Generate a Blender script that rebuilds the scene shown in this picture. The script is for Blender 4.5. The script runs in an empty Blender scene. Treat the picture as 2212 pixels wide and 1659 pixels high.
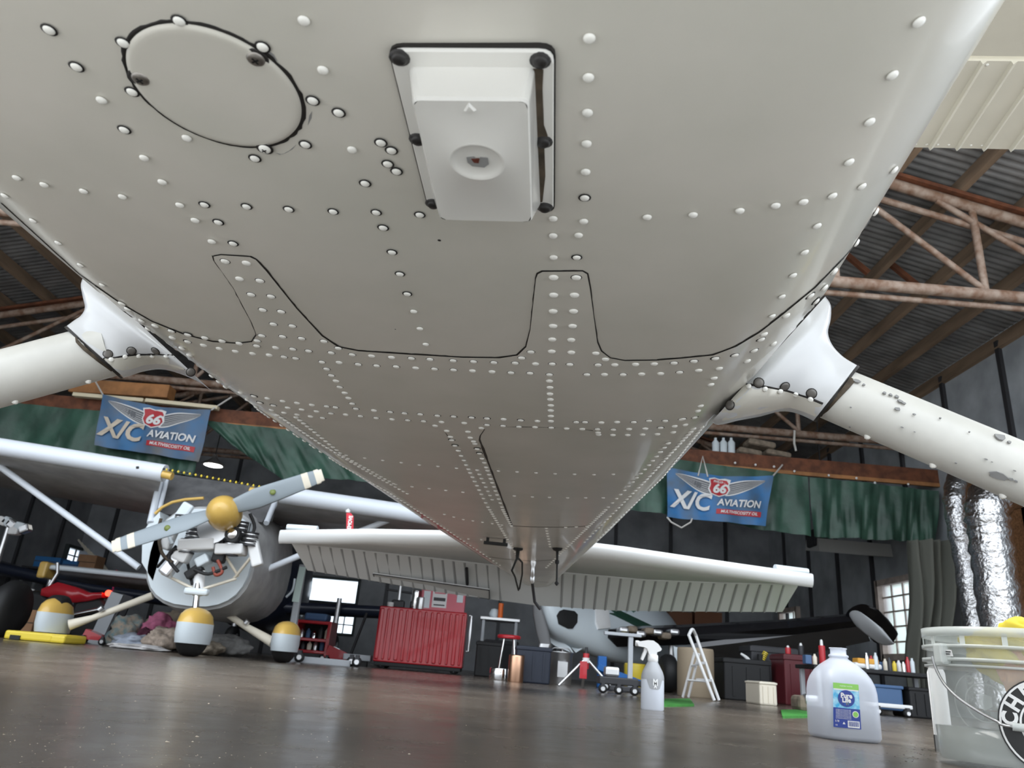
import bpy, bmesh, math, random
from mathutils import Vector, Matrix
from mathutils.bvhtree import BVHTree
from mathutils.geometry import delaunay_2d_cdt
random.seed(7)
S = bpy.context.scene
C = bpy.context.collection
PI = math.pi

# ------------------------------------------------------------ camera
F, CX, CY, H = 1600.0, 1106.0, 829.5, 0.14
ROLL = math.atan(0.085)
PITCH = math.atan((1441 - 829.5) * math.cos(ROLL) / F)
CAM = Vector((0, 0, H))
def _ray(px, py):
    u = (px - CX) / F; v = (CY - py) / F
    c, s = math.cos(ROLL), math.sin(ROLL)
    x = u * c - v * s; y = u * s + v * c
    return Vector((x, math.cos(PITCH) - y * math.sin(PITCH), math.sin(PITCH) + y * math.cos(PITCH)))
def at(px, py, Y):
    d = _ray(px, py); return CAM + d * (Y / d.y)
def atz(px, py, Z):
    d = _ray(px, py); return CAM + d * ((Z - H) / d.z)
def fl(px, py): return atz(px, py, 0.0)
cd = bpy.data.cameras.new('camera'); co = bpy.data.objects.new('camera', cd); C.objects.link(co)
fw = _ray(CX, CY).normalized(); rt = (_ray(CX + 100, CY) - _ray(CX, CY)).normalized(); up = rt.cross(fw)
co.matrix_world = Matrix(((rt.x, up.x, -fw.x, 0), (rt.y, up.y, -fw.y, 0), (rt.z, up.z, -fw.z, H), (0, 0, 0, 1)))
cd.sensor_width = 36; cd.lens = F / 2212 * 36; cd.clip_start = 0.02; cd.clip_end = 300
cd.dof.use_dof = True; cd.dof.focus_distance = 1.3; cd.dof.aperture_fstop = 11
S.camera = co
# ------------------------------------------------------------ light
W = bpy.data.worlds.new('sky'); S.world = W; W.use_nodes = True
bg = W.node_tree.nodes['Background']; bg.inputs[1].default_value = 2.3
_n, _l = W.node_tree.nodes, W.node_tree.links
_tc = _n.new('ShaderNodeTexCoord'); _sx = _n.new('ShaderNodeSeparateXYZ'); _mr = _n.new('ShaderNodeMapRange'); _cr = _n.new('ShaderNodeValToRGB')
_l.new(_tc.outputs['Generated'], _sx.inputs[0]); _l.new(_sx.outputs[2], _mr.inputs[0]); _l.new(_mr.outputs[0], _cr.inputs[0]); _l.new(_cr.outputs[0], bg.inputs[0])
_cr.color_ramp.elements[0].color = (0.50, 0.54, 0.58, 1); _cr.color_ramp.elements[1].color = (1.25, 1.35, 1.45, 1)   # overcast: zenith brighter than horizon
sd = bpy.data.lights.new('sun', 'SUN'); sd.energy = 2.2; sd.angle = 0.5; sd.color = (1, 0.96, 0.9)
so = bpy.data.objects.new('sun', sd); C.objects.link(so); so.rotation_euler = (math.radians(-4), math.radians(-32), 0)
S.view_settings.view_transform = 'Standard'; S.view_settings.look = 'None'; S.view_settings.gamma = 1
S.view_settings.use_curve_mapping = False
S.view_settings.exposure = 0.64
S.cycles.max_bounces = 10; S.cycles.diffuse_bounces = 5; S.cycles.sample_clamp_indirect = 6

# ------------------------------------------------------------ materials
MT = {}
def mat(name, col, rough=0.5, metal=0.0, var=0.0, vscale=8.0, col2=None, bump=0.0, bscale=30.0, stretch=(1, 1, 1), coat=0.0, trans=0.0, emit=None, estr=0.0, alpha=1.0, ior=1.45, spec=0.5):
    if name in MT: return MT[name]
    m = bpy.data.materials.new(name); m.use_nodes = True; nt = m.node_tree; N = nt.nodes; L = nt.links
    b = N['Principled BSDF']
    b.inputs['Base Color'].default_value = (*col, 1); b.inputs['Roughness'].default_value = rough; b.inputs['Metallic'].default_value = metal
    b.inputs['Coat Weight'].default_value = coat; b.inputs['Transmission Weight'].default_value = trans; b.inputs['IOR'].default_value = ior
    b.inputs['Alpha'].default_value = alpha; b.inputs['Specular IOR Level'].default_value = spec
    if emit: b.inputs['Emission Color'].default_value = (*emit, 1); b.inputs['Emission Strength'].default_value = estr
    if var or bump:
        tc = N.new('ShaderNodeTexCoord'); mp = N.new('ShaderNodeMapping'); mp.inputs['Scale'].default_value = stretch; L.new(tc.outputs['Object'], mp.inputs[0])
    if var:
        n = N.new('ShaderNodeTexNoise'); n.inputs['Scale'].default_value = vscale; n.inputs['Detail'].default_value = 6; L.new(mp.outputs[0], n.inputs['Vector'])
        r = N.new('ShaderNodeValToRGB'); L.new(n.outputs[0], r.inputs[0])
        c2 = col2 or tuple(max(0, c * (1 - var)) for c in col)
        r.color_ramp.elements[0].position = 0.35; r.color_ramp.elements[1].position = 0.65
        r.color_ramp.elements[0].color = (*c2, 1); r.color_ramp.elements[1].color = (*col, 1); L.new(r.outputs[0], b.inputs['Base Color'])
    if bump:
        n2 = N.new('ShaderNodeTexNoise'); n2.inputs['Scale'].default_value = bscale; n2.inputs['Detail'].default_value = 4; L.new(mp.outputs[0], n2.inputs['Vector'])
        bp = N.new('ShaderNodeBump'); bp.inputs['Strength'].default_value = bump; bp.inputs['Distance'].default_value = 0.02; L.new(n2.outputs[0], bp.inputs['Height']); L.new(bp.outputs[0], b.inputs['Normal'])
    MT[name] = m; return m

white = mat('white_paint', (0.80, 0.79, 0.76), 0.22, var=0.05, vscale=5, coat=0.3)
belly = mat('belly_paint', (0.72, 0.69, 0.635), 0.24, var=0.09, vscale=4, col2=(0.645, 0.63, 0.57), coat=0.25)
cuffw = mat('cuff_paint', (0.66, 0.67, 0.69), 0.3, var=0.04, vscale=6, coat=0.3)
legw = mat('leg_paint', (0.68, 0.67, 0.63), 0.3, var=0.12, vscale=9)
rivw = mat('rivet_paint', (0.93, 0.92, 0.88), 0.22)
grime = mat('black_grime', (0.015, 0.013, 0.012), 0.6)
brgrime = mat('brown_grime', (0.10, 0.075, 0.05), 0.7, var=0.6, vscale=60)
seamd = mat('seam_gap', (0.02, 0.018, 0.017), 0.5)
screwm = mat('screw_steel', (0.30, 0.28, 0.26), 0.35, 0.9)
screwb = mat('screw_black', (0.03, 0.028, 0.028), 0.3, 0.3)
redp = mat('red_paint', (0.45, 0.02, 0.03), 0.25, coat=0.3)
redst = mat('red_stripe', (0.50, 0.10, 0.12), 0.35)
chip = mat('bare_patch', (0.28, 0.28, 0.28), 0.5)
gold = mat('gold_paint', (0.62, 0.40, 0.10), 0.3, coat=0.3)
greyp = mat('blade_grey', (0.27, 0.31, 0.34), 0.35)
tipw = mat('cream_paint', (0.72, 0.66, 0.55), 0.45)
wingg = mat('wing_grey', (0.36, 0.36, 0.36), 0.5, var=0.25, vscale=6)
wingl = mat('wing_light', (0.66, 0.70, 0.76), 0.35)
palew = mat('pale_white', (0.62, 0.68, 0.72), 0.35)
black = mat('black_rubber', (0.012, 0.012, 0.013), 0.6)
blackg = mat('black_gloss', (0.01, 0.01, 0.012), 0.2, coat=0.3)
darkm = mat('dark_metal', (0.05, 0.05, 0.055), 0.5, 0.4)
navy = mat('navy_paint', (0.012, 0.016, 0.03), 0.35, coat=0.2)
glassd = mat('dark_glass', (0.10, 0.14, 0.17), 0.1, coat=0.5)
glassg = mat('green_glass', (0.12, 0.22, 0.18), 0.1, coat=0.5)
alu = mat('aluminium', (0.62, 0.62, 0.63), 0.3, 0.9)
chrome = mat('chrome', (0.8, 0.8, 0.8), 0.12, 1.0)
steelp = mat('truss_pipe', (0.30, 0.23, 0.185), 0.6, var=0.5, vscale=12, col2=(0.17, 0.095, 0.06))
rust = mat('rusty_angle', (0.16, 0.055, 0.025), 0.7, var=0.5, vscale=10)
wood = mat('rafter_wood', (0.26, 0.18, 0.12), 0.75, var=0.4, vscale=6, stretch=(1, .2, 1))
orwood = mat('orange_wood', (0.42, 0.19, 0.07), 0.6, var=0.4, vscale=5)
osb = mat('osb_board', (0.34, 0.16, 0.07), 0.7, var=0.5, vscale=40)
corr = mat('roof_sheet', (0.30, 0.30, 0.305), 0.45, 0.3, var=0.4, vscale=3)
wallm = mat('wall_panel', (0.30, 0.31, 0.33), 0.6, var=0.35, vscale=2)
wallr = mat('wall_grey_panel', (0.42, 0.45, 0.48), 0.6, var=0.35, vscale=2)
tarp = mat('green_tarp', (0.045, 0.11, 0.078), 0.4, var=0.5, vscale=2.5, bump=0.5, bscale=6)
drape = mat('grey_drape', (0.17, 0.175, 0.15), 0.85)
foil = mat('duct_foil', (0.65, 0.65, 0.66), 0.22, 1.0, bump=1.0, bscale=22)
cardb = mat('cardboard', (0.40, 0.22, 0.12), 0.8, var=0.15)
bluep = mat('blue_plastic', (0.02, 0.10, 0.28), 0.45)
dblue = mat('dull_blue', (0.06, 0.12, 0.24), 0.5)
yellow = mat('yellow_paint', (0.72, 0.55, 0.05), 0.35)
greenp = mat('green_mat', (0.06, 0.28, 0.05), 0.55, var=0.3, vscale=25)
creamp = mat('cream_strip', (0.66, 0.58, 0.42), 0.5)
sack = mat('sack_cloth', (0.26, 0.21, 0.16), 0.9, var=0.4, vscale=14)
strapm = mat('strap_white', (0.6, 0.58, 0.55), 0.7)
banblue = mat('banner_blue', (0.03, 0.17, 0.42), 0.45, var=0.45, vscale=3, col2=(0.07, 0.12, 0.19))
bangrey = mat('banner_feather', (0.13, 0.135, 0.15), 0.6)
banwht = mat('banner_white', (0.72, 0.72, 0.72), 0.6)
bancream = mat('banner_cream', (0.60, 0.52, 0.42), 0.6)
banred = mat('banner_red', (0.45, 0.03, 0.04), 0.5)
pinkp = mat('pink_print', (0.62, 0.16, 0.20), 0.5)
paper = mat('white_paper', (0.75, 0.75, 0.75), 0.7)
orangep = mat('orange_plastic', (0.8, 0.16, 0.03), 0.4)
copper = mat('copper', (0.7, 0.42, 0.28), 0.3, 1.0)
pane = mat('window_haze', (0.9, 0.95, 1.0), 0.4, trans=1.0)
frost = mat('milk_plastic', (0.80, 0.84, 0.92), 0.32, trans=0.55, ior=1.2)
frostw = mat('milk_plastic_water', (0.70, 0.75, 0.86), 0.35, trans=0.35, ior=1.2)
clearp = mat('clear_plastic', (0.80, 0.84, 0.82), 0.22, trans=0.75, ior=1.12)
water = mat('murky_water', (0.35, 0.37, 0.34), 0.25, trans=0.3, ior=1.2)
sponge = mat('yellow_cloth', (0.85, 0.68, 0.08), 0.8, var=0.15, vscale=20)
orcloth = mat('orange_cloth', (0.85, 0.45, 0.22), 0.8)
labblue = mat('label_blue', (0.02, 0.05, 0.30), 0.35)
labsky = mat('label_sky', (0.05, 0.42, 0.75), 0.35, var=0.5, vscale=60, col2=(0.45, 0.75, 0.9))
labgreen = mat('label_green', (0.28, 0.62, 0.12), 0.35)
print_w = mat('print_white', (0.85, 0.85, 0.85), 0.5)
print_k = mat('print_black', (0.015, 0.015, 0.015), 0.4)
leaf = mat('foliage', (0.18, 0.30, 0.09), 0.8, var=0.4)
lampm = mat('lamp_glow', (1, 1, 1), 0.5, emit=(1, 0.98, 0.92), estr=12)
redglow = mat('red_lamp', (0.6, 0.02, 0.02), 0.3, emit=(1, 0.05, 0.02), estr=3)
cream_skin = mat('wing_cream', (0.74, 0.71, 0.62), 0.35, var=0.05)
concrete = mat('apron_concrete', (0.55, 0.54, 0.52), 0.8, var=0.2, vscale=1)
greenst = mat('dark_green_stripe', (0.02, 0.06, 0.04), 0.4)

def floor_material():
    m = bpy.data.materials.new('floor_coating'); m.use_nodes = True; nt = m.node_tree; N = nt.nodes; L = nt.links; b = N['Principled BSDF']
    tc = N.new('ShaderNodeTexCoord')
    n = N.new('ShaderNodeTexNoise'); n.inputs['Scale'].default_value = 2.2; n.inputs['Detail'].default_value = 9; n.inputs['Roughness'].default_value = 0.65; L.new(tc.outputs['Object'], n.inputs['Vector'])
    r = N.new('ShaderNodeValToRGB'); L.new(n.outputs[0], r.inputs[0]); e = r.color_ramp.elements
    e[0].position = 0.32; e[0].color = (0.085, 0.066, 0.050, 1); e[1].position = 0.7; e[1].color = (0.165, 0.138, 0.112, 1)
    L.new(r.outputs[0], b.inputs['Base Color'])
    n2 = N.new('ShaderNodeTexNoise'); n2.inputs['Scale'].default_value = 9; n2.inputs['Detail'].default_value = 6; L.new(tc.outputs['Object'], n2.inputs['Vector'])
    mr = N.new('ShaderNodeMapRange'); mr.inputs[3].default_value = 0.16; mr.inputs[4].default_value = 0.34; L.new(n2.outputs[0], mr.inputs[0]); L.new(mr.outputs[0], b.inputs['Roughness'])
    n3 = N.new('ShaderNodeTexNoise'); n3.inputs['Scale'].default_value = 35; n3.inputs['Detail'].default_value = 5; L.new(tc.outputs['Object'], n3.inputs['Vector'])
    bp = N.new('ShaderNodeBump'); bp.inputs['Strength'].default_value = 0.06; bp.inputs['Distance'].default_value = 0.01; L.new(n3.outputs[0], bp.inputs['Height']); L.new(bp.outputs[0], b.inputs['Normal'])
    b.inputs['Specular IOR Level'].default_value = 0.5
    return m
floorm = floor_material()

# ------------------------------------------------------------ mesh helpers
class MB:
    def __init__(s): s.v = []; s.f = []; s.m = []; s.sm = []; s.mats = []
    def mi(s, m):
        if m not in s.mats: s.mats.append(m)
        return s.mats.index(m)
    def add(s, vs, fs, m, smooth=False):
        o = len(s.v); s.v += [Vector(v) for v in vs]; i = s.mi(m)
        for f in fs: s.f.append([o + k for k in f]); s.m.append(i); s.sm.append(smooth)
        return s
    def box(s, c, d, m, M=None):
        c = Vector(c); x, y, z = [k / 2 for k in d]
        vs = [Vector((sx * x, sy * y, sz * z)) for sz in (-1, 1) for sy in (-1, 1) for sx in (-1, 1)]
        vs = [c + (M @ v if M else v) for v in vs]
        return s.add(vs, [(0, 2, 3, 1), (4, 5, 7, 6), (0, 1, 5, 4), (2, 6, 7, 3), (0, 4, 6, 2), (1, 3, 7, 5)], m)
    def bbox(s, c, d, m, bev=0.01, M=None):       # box with chamfered edges
        bm = bmesh.new(); bmesh.ops.create_cube(bm, size=1)
        for v in bm.verts: v.co = Vector((v.co.x * d[0], v.co.y * d[1], v.co.z * d[2]))
        bmesh.ops.bevel(bm, geom=bm.edges[:], offset=min(bev, min(d) * .45), segments=2, affect='EDGES', profile=.5)
        c = Vector(c); vs = [c + (M @ v.co if M else v.co) for v in bm.verts]; bm.verts.index_update()
        s.add(vs, [[v.index for v in f.verts] for f in bm.faces], m); bm.free(); return s
    def prism(s, pts, off, m, smooth=False):      # planar polygon pts extruded by off
        n = len(pts); pts = [Vector(p) for p in pts]; off = Vector(off)
        vs = pts + [p + off for p in pts]
        fs = [list(range(n))[::-1], list(range(n, 2 * n))] + [(i, (i + 1) % n, n + (i + 1) % n, n + i) for i in range(n)]
        return s.add(vs, fs, m, smooth)
    def tube(s, pts, r, m, n=10, caps=True, sx=1.0):  # round tube along points; r number or list
        pts = [Vector(p) for p in pts]; k = len(pts); rs = r if isinstance(r, (list, tuple)) else [r] * k
        vs = []; ref = None
        for i, p in enumerate(pts):
            d = (pts[min(i + 1, k - 1)] - pts[max(i - 1, 0)]).normalized()
            if ref is None: ref = Vector((0, 0, 1)) if abs(d.z) < .9 else Vector((1, 0, 0))
            a = (ref - d * ref.dot(d)).normalized(); b = d.cross(a); ref = a
            for j in range(n):
                t = 2 * PI * j / n; vs.append(p + (a * math.cos(t) + b * math.sin(t) * sx) * rs[i])
        fs = [(i * n + j, i * n + (j + 1) % n, (i + 1) * n + (j + 1) % n, (i + 1) * n + j) for i in range(k - 1) for j in range(n)]
        s.add(vs, fs, m, True)
        if caps:
            s.add(vs[:n], [list(range(n))[::-1]], m); s.add(vs[-n:], [list(range(n))], m)
        return s
    def lathe(s, c, prof, m, n=24, ax='Z', M=None, sy=1.0):     # prof: list of (r, h)
        c = Vector(c); vs = []
        for r, h in prof:
            for j in range(n):
                t = 2 * PI * j / n; x, y = r * math.cos(t), r * math.sin(t) * sy
                p = Vector((x, y, h)) if ax == 'Z' else (Vector((x, h, y)) if ax == 'Y' else Vector((h, x, y)))
                vs.append(c + (M @ p if M else p))
        k = len(prof)
        fs = [(i * n + j, i * n + (j + 1) % n, (i + 1) * n + (j + 1) % n, (i + 1) * n + j) for i in range(k - 1) for j in range(n)]
        s.add(vs, fs, m, True)
        if prof[0][0] > 1e-4: s.add(vs[:n], [list(range(n))[::-1]], m)
        if prof[-1][0] > 1e-4: s.add(vs[-n:], [list(range(n))], m)
        return s
    def loft(s, rings, m, caps=True, closed=True, smooth=True):
        n = len(rings[0]); vs = [Vector(p) for r in rings for p in r]; e = n if closed else n - 1
        fs = [(i * n + j, i * n + (j + 1) % n, (i + 1) * n + (j + 1) % n, (i + 1) * n + j) for i in range(len(rings) - 1) for j in range(e)]
        s.add(vs, fs, m, smooth)
        if caps: s.add(rings[0], [list(range(n))[::-1]], m); s.add(rings[-1], [list(range(n))], m)
        return s

def org(p):
    v = Vector((0, 0, 0))
    while p is not None: v += p.location; p = p.parent
    return v
def link(name, me, parent=None, loc=None):
    o = bpy.data.objects.new(name, me); C.objects.link(o)
    if parent is not None: o.parent = parent
    if loc is not None: o.location = loc
    return o
def obj(name, mb, parent=None, loc=None, label=None, smooth_auto=False):
    """world-space builder -> one mesh object; origin at loc (top level) or the parent's origin"""
    o0 = Vector(loc) if loc is not None else (org(parent) if parent is not None else Vector((0, 0, 0)))
    me = bpy.data.meshes.new(name); me.from_pydata([tuple(v - o0) for v in mb.v], [], mb.f)
    for m in mb.mats: me.materials.append(m)
    me.polygons.foreach_set('material_index', mb.m); me.polygons.foreach_set('use_smooth', mb.sm)
    me.update()
    bm = bmesh.new(); bm.from_mesh(me); bmesh.ops.recalc_face_normals(bm, faces=bm.faces[:]); bm.to_mesh(me); bm.free()
    o = link(name, me, parent, loc if parent is None else None)
    if label: o['label'] = label
    return o
def tag(o, label, cat, group=None):
    o['label'] = label; o['category'] = cat
    if group: o['group'] = group
    return o
def thing(name, label, cat, loc, group=None, rotz=0):
    o = bpy.data.objects.new(name, None); C.objects.link(o); o.location = loc; o.rotation_euler = (0, 0, rotz); o.empty_display_size = .1
    return tag(o, label, cat, group)
def struct(o): o['kind'] = 'structure'; return o
def stuff(o): o['kind'] = 'stuff'; return o
def text_verts(txt, size, extrude=0.0, shear=0.0, bold=0.0):
    cu = bpy.data.curves.new('t', 'FONT'); cu.body = txt; cu.size = size; cu.extrude = extrude; cu.align_x = 'CENTER'; cu.align_y = 'CENTER'; cu.shear = shear; cu.offset = bold; cu.resolution_u = 3
    o = bpy.data.objects.new('t', cu); C.objects.link(o)
    dg = bpy.context.evaluated_depsgraph_get(); me = bpy.data.meshes.new_from_object(o.evaluated_get(dg))
    vs = [v.co.copy() for v in me.vertices]; fs = [list(p.vertices) for p in me.polygons]
    bpy.data.objects.remove(o); bpy.data.meshes.remove(me); bpy.data.curves.remove(cu)
    return vs, fs
def text_on(mb, txt, size, c, ex, ey, m, sx=1.0, shear=0.0, bold=0.0, fn=None):
    """flat text: centre c, directions ex, ey; or mapped with fn(x, y)"""
    vs, fs = text_verts(txt, size, 0, shear, bold)
    if fn: P = [fn(v.x * sx, v.y) for v in vs]
    else: P = [Vector(c) + Vector(ex) * (v.x * sx) + Vector(ey) * v.y for v in vs]
    mb.add(P, fs, m)

def lerp(a, b, t): return a + (b - a) * t
def interp(tab, s):
    if s <= tab[0][0]: return tab[0][1:]
    for a, b in zip(tab, tab[1:]):
        if s <= b[0]:
            t = (s - a[0]) / (b[0] - a[0]); return tuple(lerp(x, y, t) for x, y in zip(a[1:], b[1:]))
    return tab[-1][1:]

# ============================================================ SETTING
HF = 4.3; CXH = -1.5; XL = -9.0; XR = 6.0; YB = 16.5
def roofz(x): return 6.45 - 0.26 * abs(x - CXH)
b = MB(); b.box((CXH, 8.61, -0.05), (15.2, 16.08, 0.1), floorm); struct(obj('floor', b))
b = MB(); b.box((0, -19.42, -0.0515), (90, 40, 0.1), concrete); struct(obj('trim_apron', b))
# corrugated roof, ridges run across the slope
def corrugated(x0, x1, y0, y1, name):
    b = MB(); vs = []; pitch = 0.09; n = int((y1 - y0) / pitch * 4)
    for i in range(n + 1):
        y = y0 + (y1 - y0) * i / n; h = 0.014 * math.sin(i * PI / 2)
        for x in (x0, x1): vs.append((x, y, roofz(x) + h))
    fs = [(2 * i, 2 * i + 1, 2 * i + 3, 2 * i + 2) for i in range(n)]
    b.add(vs, fs, corr, True); return obj(name, b)
cl = struct(corrugated(XL - .1, CXH, HF, YB + .2, 'ceiling')); cr = struct(corrugated(CXH, XR + .1, HF, YB + .2, 'ceiling'))
for side, par in ((-1, cl), (1, cr)):
    me = None
    for i in range(13):
        x = CXH + side * (0.30 + 0.60 * i); z = roofz(x)
        b = MB(); M = Matrix.Rotation(side * math.atan(0.26), 4, 'Y')
        b.box((x, (HF + YB) / 2, z - 0.115), (0.055, YB - HF, 0.19), wood, M.to_3x3()); obj('rafter', b, par)
# walls
def wall_x(name, X, y0, y1, zt, holes, m, th=0.12, inward=1):
    b = MB(); ys = sorted({y0, y1, *[h[0] for h in holes], *[h[1] for h in holes]}); 
    for a, c in zip(ys, ys[1:]):
        hs = [h for h in holes if h[0] <= a + 1e-6 and h[1] >= c - 1e-6]
        z = 0
        for h in sorted(hs, key=lambda q: q[2]):
            b.box((X, (a + c) / 2, (z + h[2]) / 2), (th, c - a, h[2] - z), m); z = h[3]
        b.box((X, (a + c) / 2, (z + zt) / 2), (th, c - a, zt - z), m)
    o = struct(obj(name, b)); return o
def _lw(px, py): d = _ray(px, py); return CAM + d * (XL / d.x)
_a, _b = _lw(143, 1178), _lw(178, 1224)
LW = (min(_a.y, _b.y), max(_a.y, _b.y), _b.z, _a.z)
RW1 = (10.45, 11.75, 0.72, 1.80); RW2 = (15.0, 15.9, 0.6, 1.65)
wr = wall_x('wall_right', XR + .06, HF, YB, 4.5, [RW1, RW2], wallr)
wl = wall_x('wall_left', XL - .06, HF, YB, 4.5, [LW], wallm)
def seams(par, X, inw, m, z1=4.4):
    y = HF + .3
    while y < YB:
        b = MB(); b.box((X + inw * .02, y, z1 / 2), (0.05, 0.07, z1), m); obj('wall_batten', b, par); y += 1.22
    for z in (1.25, 2.5, 3.7):
        pass
seams(wl, XL, 1, darkm); seams(wr, XR, -1, darkm)
p0 = at(655, 1244, YB); p1 = at(770, 1307, YB)
BW = [(p0.x, p1.x, p1.z, p0.z)]
q0 = at(700, 1325, YB); q1 = at(762, 1372, YB); BW.append((q0.x, q1.x, q1.z, q0.z))
b = MB(); xs = sorted({XL, XR, *[w[0] for w in BW], *[w[1] for w in BW]})
for a, c in zip(xs, xs[1:]):
    hs = sorted([w for w in BW if w[0] <= a + 1e-6 and w[1] >= c - 1e-6], key=lambda q: q[2]); z = 0
    for h in hs: b.box(((a + c) / 2, YB + .06, (z + h[2]) / 2), (c - a, .12, h[2] - z), wallm); z = h[3]
    b.box(((a + c) / 2, YB + .06, (z + 6.5) / 2), (c - a, .12, 6.5 - z), wallm)
wb = struct(obj('wall_back', b))
for k in range(13):
    x = XL + .6 + 1.22 * k
    if any(w[0] - .1 < x < w[1] + .1 for w in BW): continue
    b = MB(); b.box((x, YB - .02, 2.2), (.07, .05, 4.4), darkm); obj('wall_batten', b, wb)
# windows
wi = 1
def window(kind, X, a0, a1, z0, z1, nx, nz, wide=.07):
    global wi
    b = MB()
    def P(a, d, z): return (X + d, a, z) if kind == 'x' else (a, X + d, z)
    def D(a, d, z): return (d, a, z) if kind == 'x' else (a, d, z)
    for a in (a0, a1): b.box(P(a, 0, (z0 + z1) / 2), D(wide, .16, z1 - z0 + wide), mt)
    for z in (z0, z1): b.box(P((a0 + a1) / 2, 0, z), D(a1 - a0, .16, wide), mt)
    o = struct(obj('window_%d' % wi, b)); wi += 1
    for i in range(1, nx):
        b = MB(); a = lerp(a0, a1, i / nx); b.box(P(a, 0, (z0 + z1) / 2), D(.022, .03, z1 - z0), mt); obj('muntin', b, o)
    for i in range(1, nz):
        b = MB(); z = lerp(z0, z1, i / nz); b.box(P((a0 + a1) / 2, 0, z), D(a1 - a0, .03, .022), mt); obj('muntin', b, o)
    for i in range(nx):
        for j in range(nz):
            b = MB(); b.box(P(lerp(a0, a1, (i + .5) / nx), .0, lerp(z0, z1, (j + .5) / nz)), D((a1 - a0) / nx - .02, .004, (z1 - z0) / nz - .02), pane); obj('pane', b, o)
    return o
mt = mat('window_frame', (0.55, 0.46, 0.40), 0.6, var=.3)
window('x', XR, *RW1, 4, 5, .09); window('x', XR, *RW2, 3, 4, .09)
mt = mat('window_frame_dark', (0.04, 0.05, 0.05), 0.6)
window('x', XL, *LW, 2, 2, .06)
window('y', YB, *BW[0], 1, 1, .05); window('y', YB, *BW[1], 3, 2, .04)
# ply on the right wall by the ducts
pl = MB(); pl.box((XR - .03, 8.3, 1.45), (.03, 2.6, 2.7), osb)
struct(obj('trim_plywood', pl))
# partition beam with the green tarps
def truss(Y, x0, x1, lab, top=True):
    t = thing('roof_truss', lab, 'truss', (CXH, Y, 3.6))
    b = MB()
    for x in (x0, CXH):
        pass
    b.tube([(x0, Y, 3.68), (x1, Y, 3.68)], .055, steelp, 8); obj('bottom_chord', b, t)
    b = MB(); b.tube([(x0, Y + .07, 3.60), (x1, Y + .07, 3.60)], .03, steelp, 6); obj('bottom_chord', b, t)
    for s in (-1, 1):
        xe = x0 if s < 0 else x1
        b = MB(); b.tube([(xe, Y, roofz(xe) - .32), (CXH, Y, roofz(CXH) - .32)], .055, steelp, 8); obj('top_chord', b, t)
        b = MB(); b.tube([(xe, Y + .05, roofz(xe) - .50), (CXH, Y + .05, roofz(CXH) - .50)], .035, steelp, 6); obj('top_chord', b, t)
        b = MB(); b.box(((xe + CXH) / 2, Y - .02, (roofz(xe) + roofz(CXH)) / 2 - .235), (abs(xe - CXH) * 1.03, .10, .04), rust, Matrix.Rotation(s * math.atan(.26), 3, 'Y')); obj('angle_plate', b, t)
    x = 4.1; k = 0
    for x in (-7.9, -6.3, -4.7, -3.1, -1.5, .1, 1.5, 2.9, 4.28, 5.4):
        if x0 < x < x1:
            b = MB(); b.tube([(x, Y, 3.7), (x, Y, roofz(x) - .34)], .035, steelp, 7); obj('web', b, t)
            xn = x - 1.45 if x > CXH else x + 1.45
            if x0 < xn < x1 and abs(x - CXH) > .1:
                b = MB(); b.tube([(x, Y, 3.72), (xn, Y, roofz(xn) - .36)], .03, steelp, 7); obj('web', b, t)
    return t
truss(5.95, XL, XR, 'nearest rusty pipe roof truss, above the right gear leg')
truss(10.35, XL, XR, 'middle pipe roof truss just behind the banners')
truss(14.4, XL, XR, 'farthest pipe roof truss over the back of the hangar')
# knee braces on rafters
for side, par in ((-1, cl), (1, cr)):
    for i in range(1, 10, 1):
        x = CXH + side * (0.30 + 0.60 * i)
        for Y in (7.4,):
            b = MB(); b.box((x + side * .2, Y, roofz(x) - .26), (.5, .05, .06), rust, Matrix.Rotation(side * .75, 3, 'Y')); obj('brace', b, par)
TY = 10.0
b = MB(); b.box((CXH, TY - .05, 3.06), (15, .16, .20), rust); hb = tag(obj('header_beam', b, loc=(CXH, TY, 3)), 'long reddish wooden beam from which the green tarps hang', 'beam')
b = MB(); b.box((CXH, TY - .11, 2.945), (15, .05, .05), orwood); obj('batten', b, hb)

# ============================================================ THE AIRPLANE OVERHEAD
FX, FY, PHI = -0.2308, 0.0, math.atan(0.0977)
AX = Vector((math.sin(PHI), math.cos(PHI), 0)); AR = Vector((math.cos(PHI), -math.sin(PHI), 0))
def fus(x, s, z): return Vector((FX, FY, 0)) + AR * x + AX * s + Vector((0, 0, z))
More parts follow.
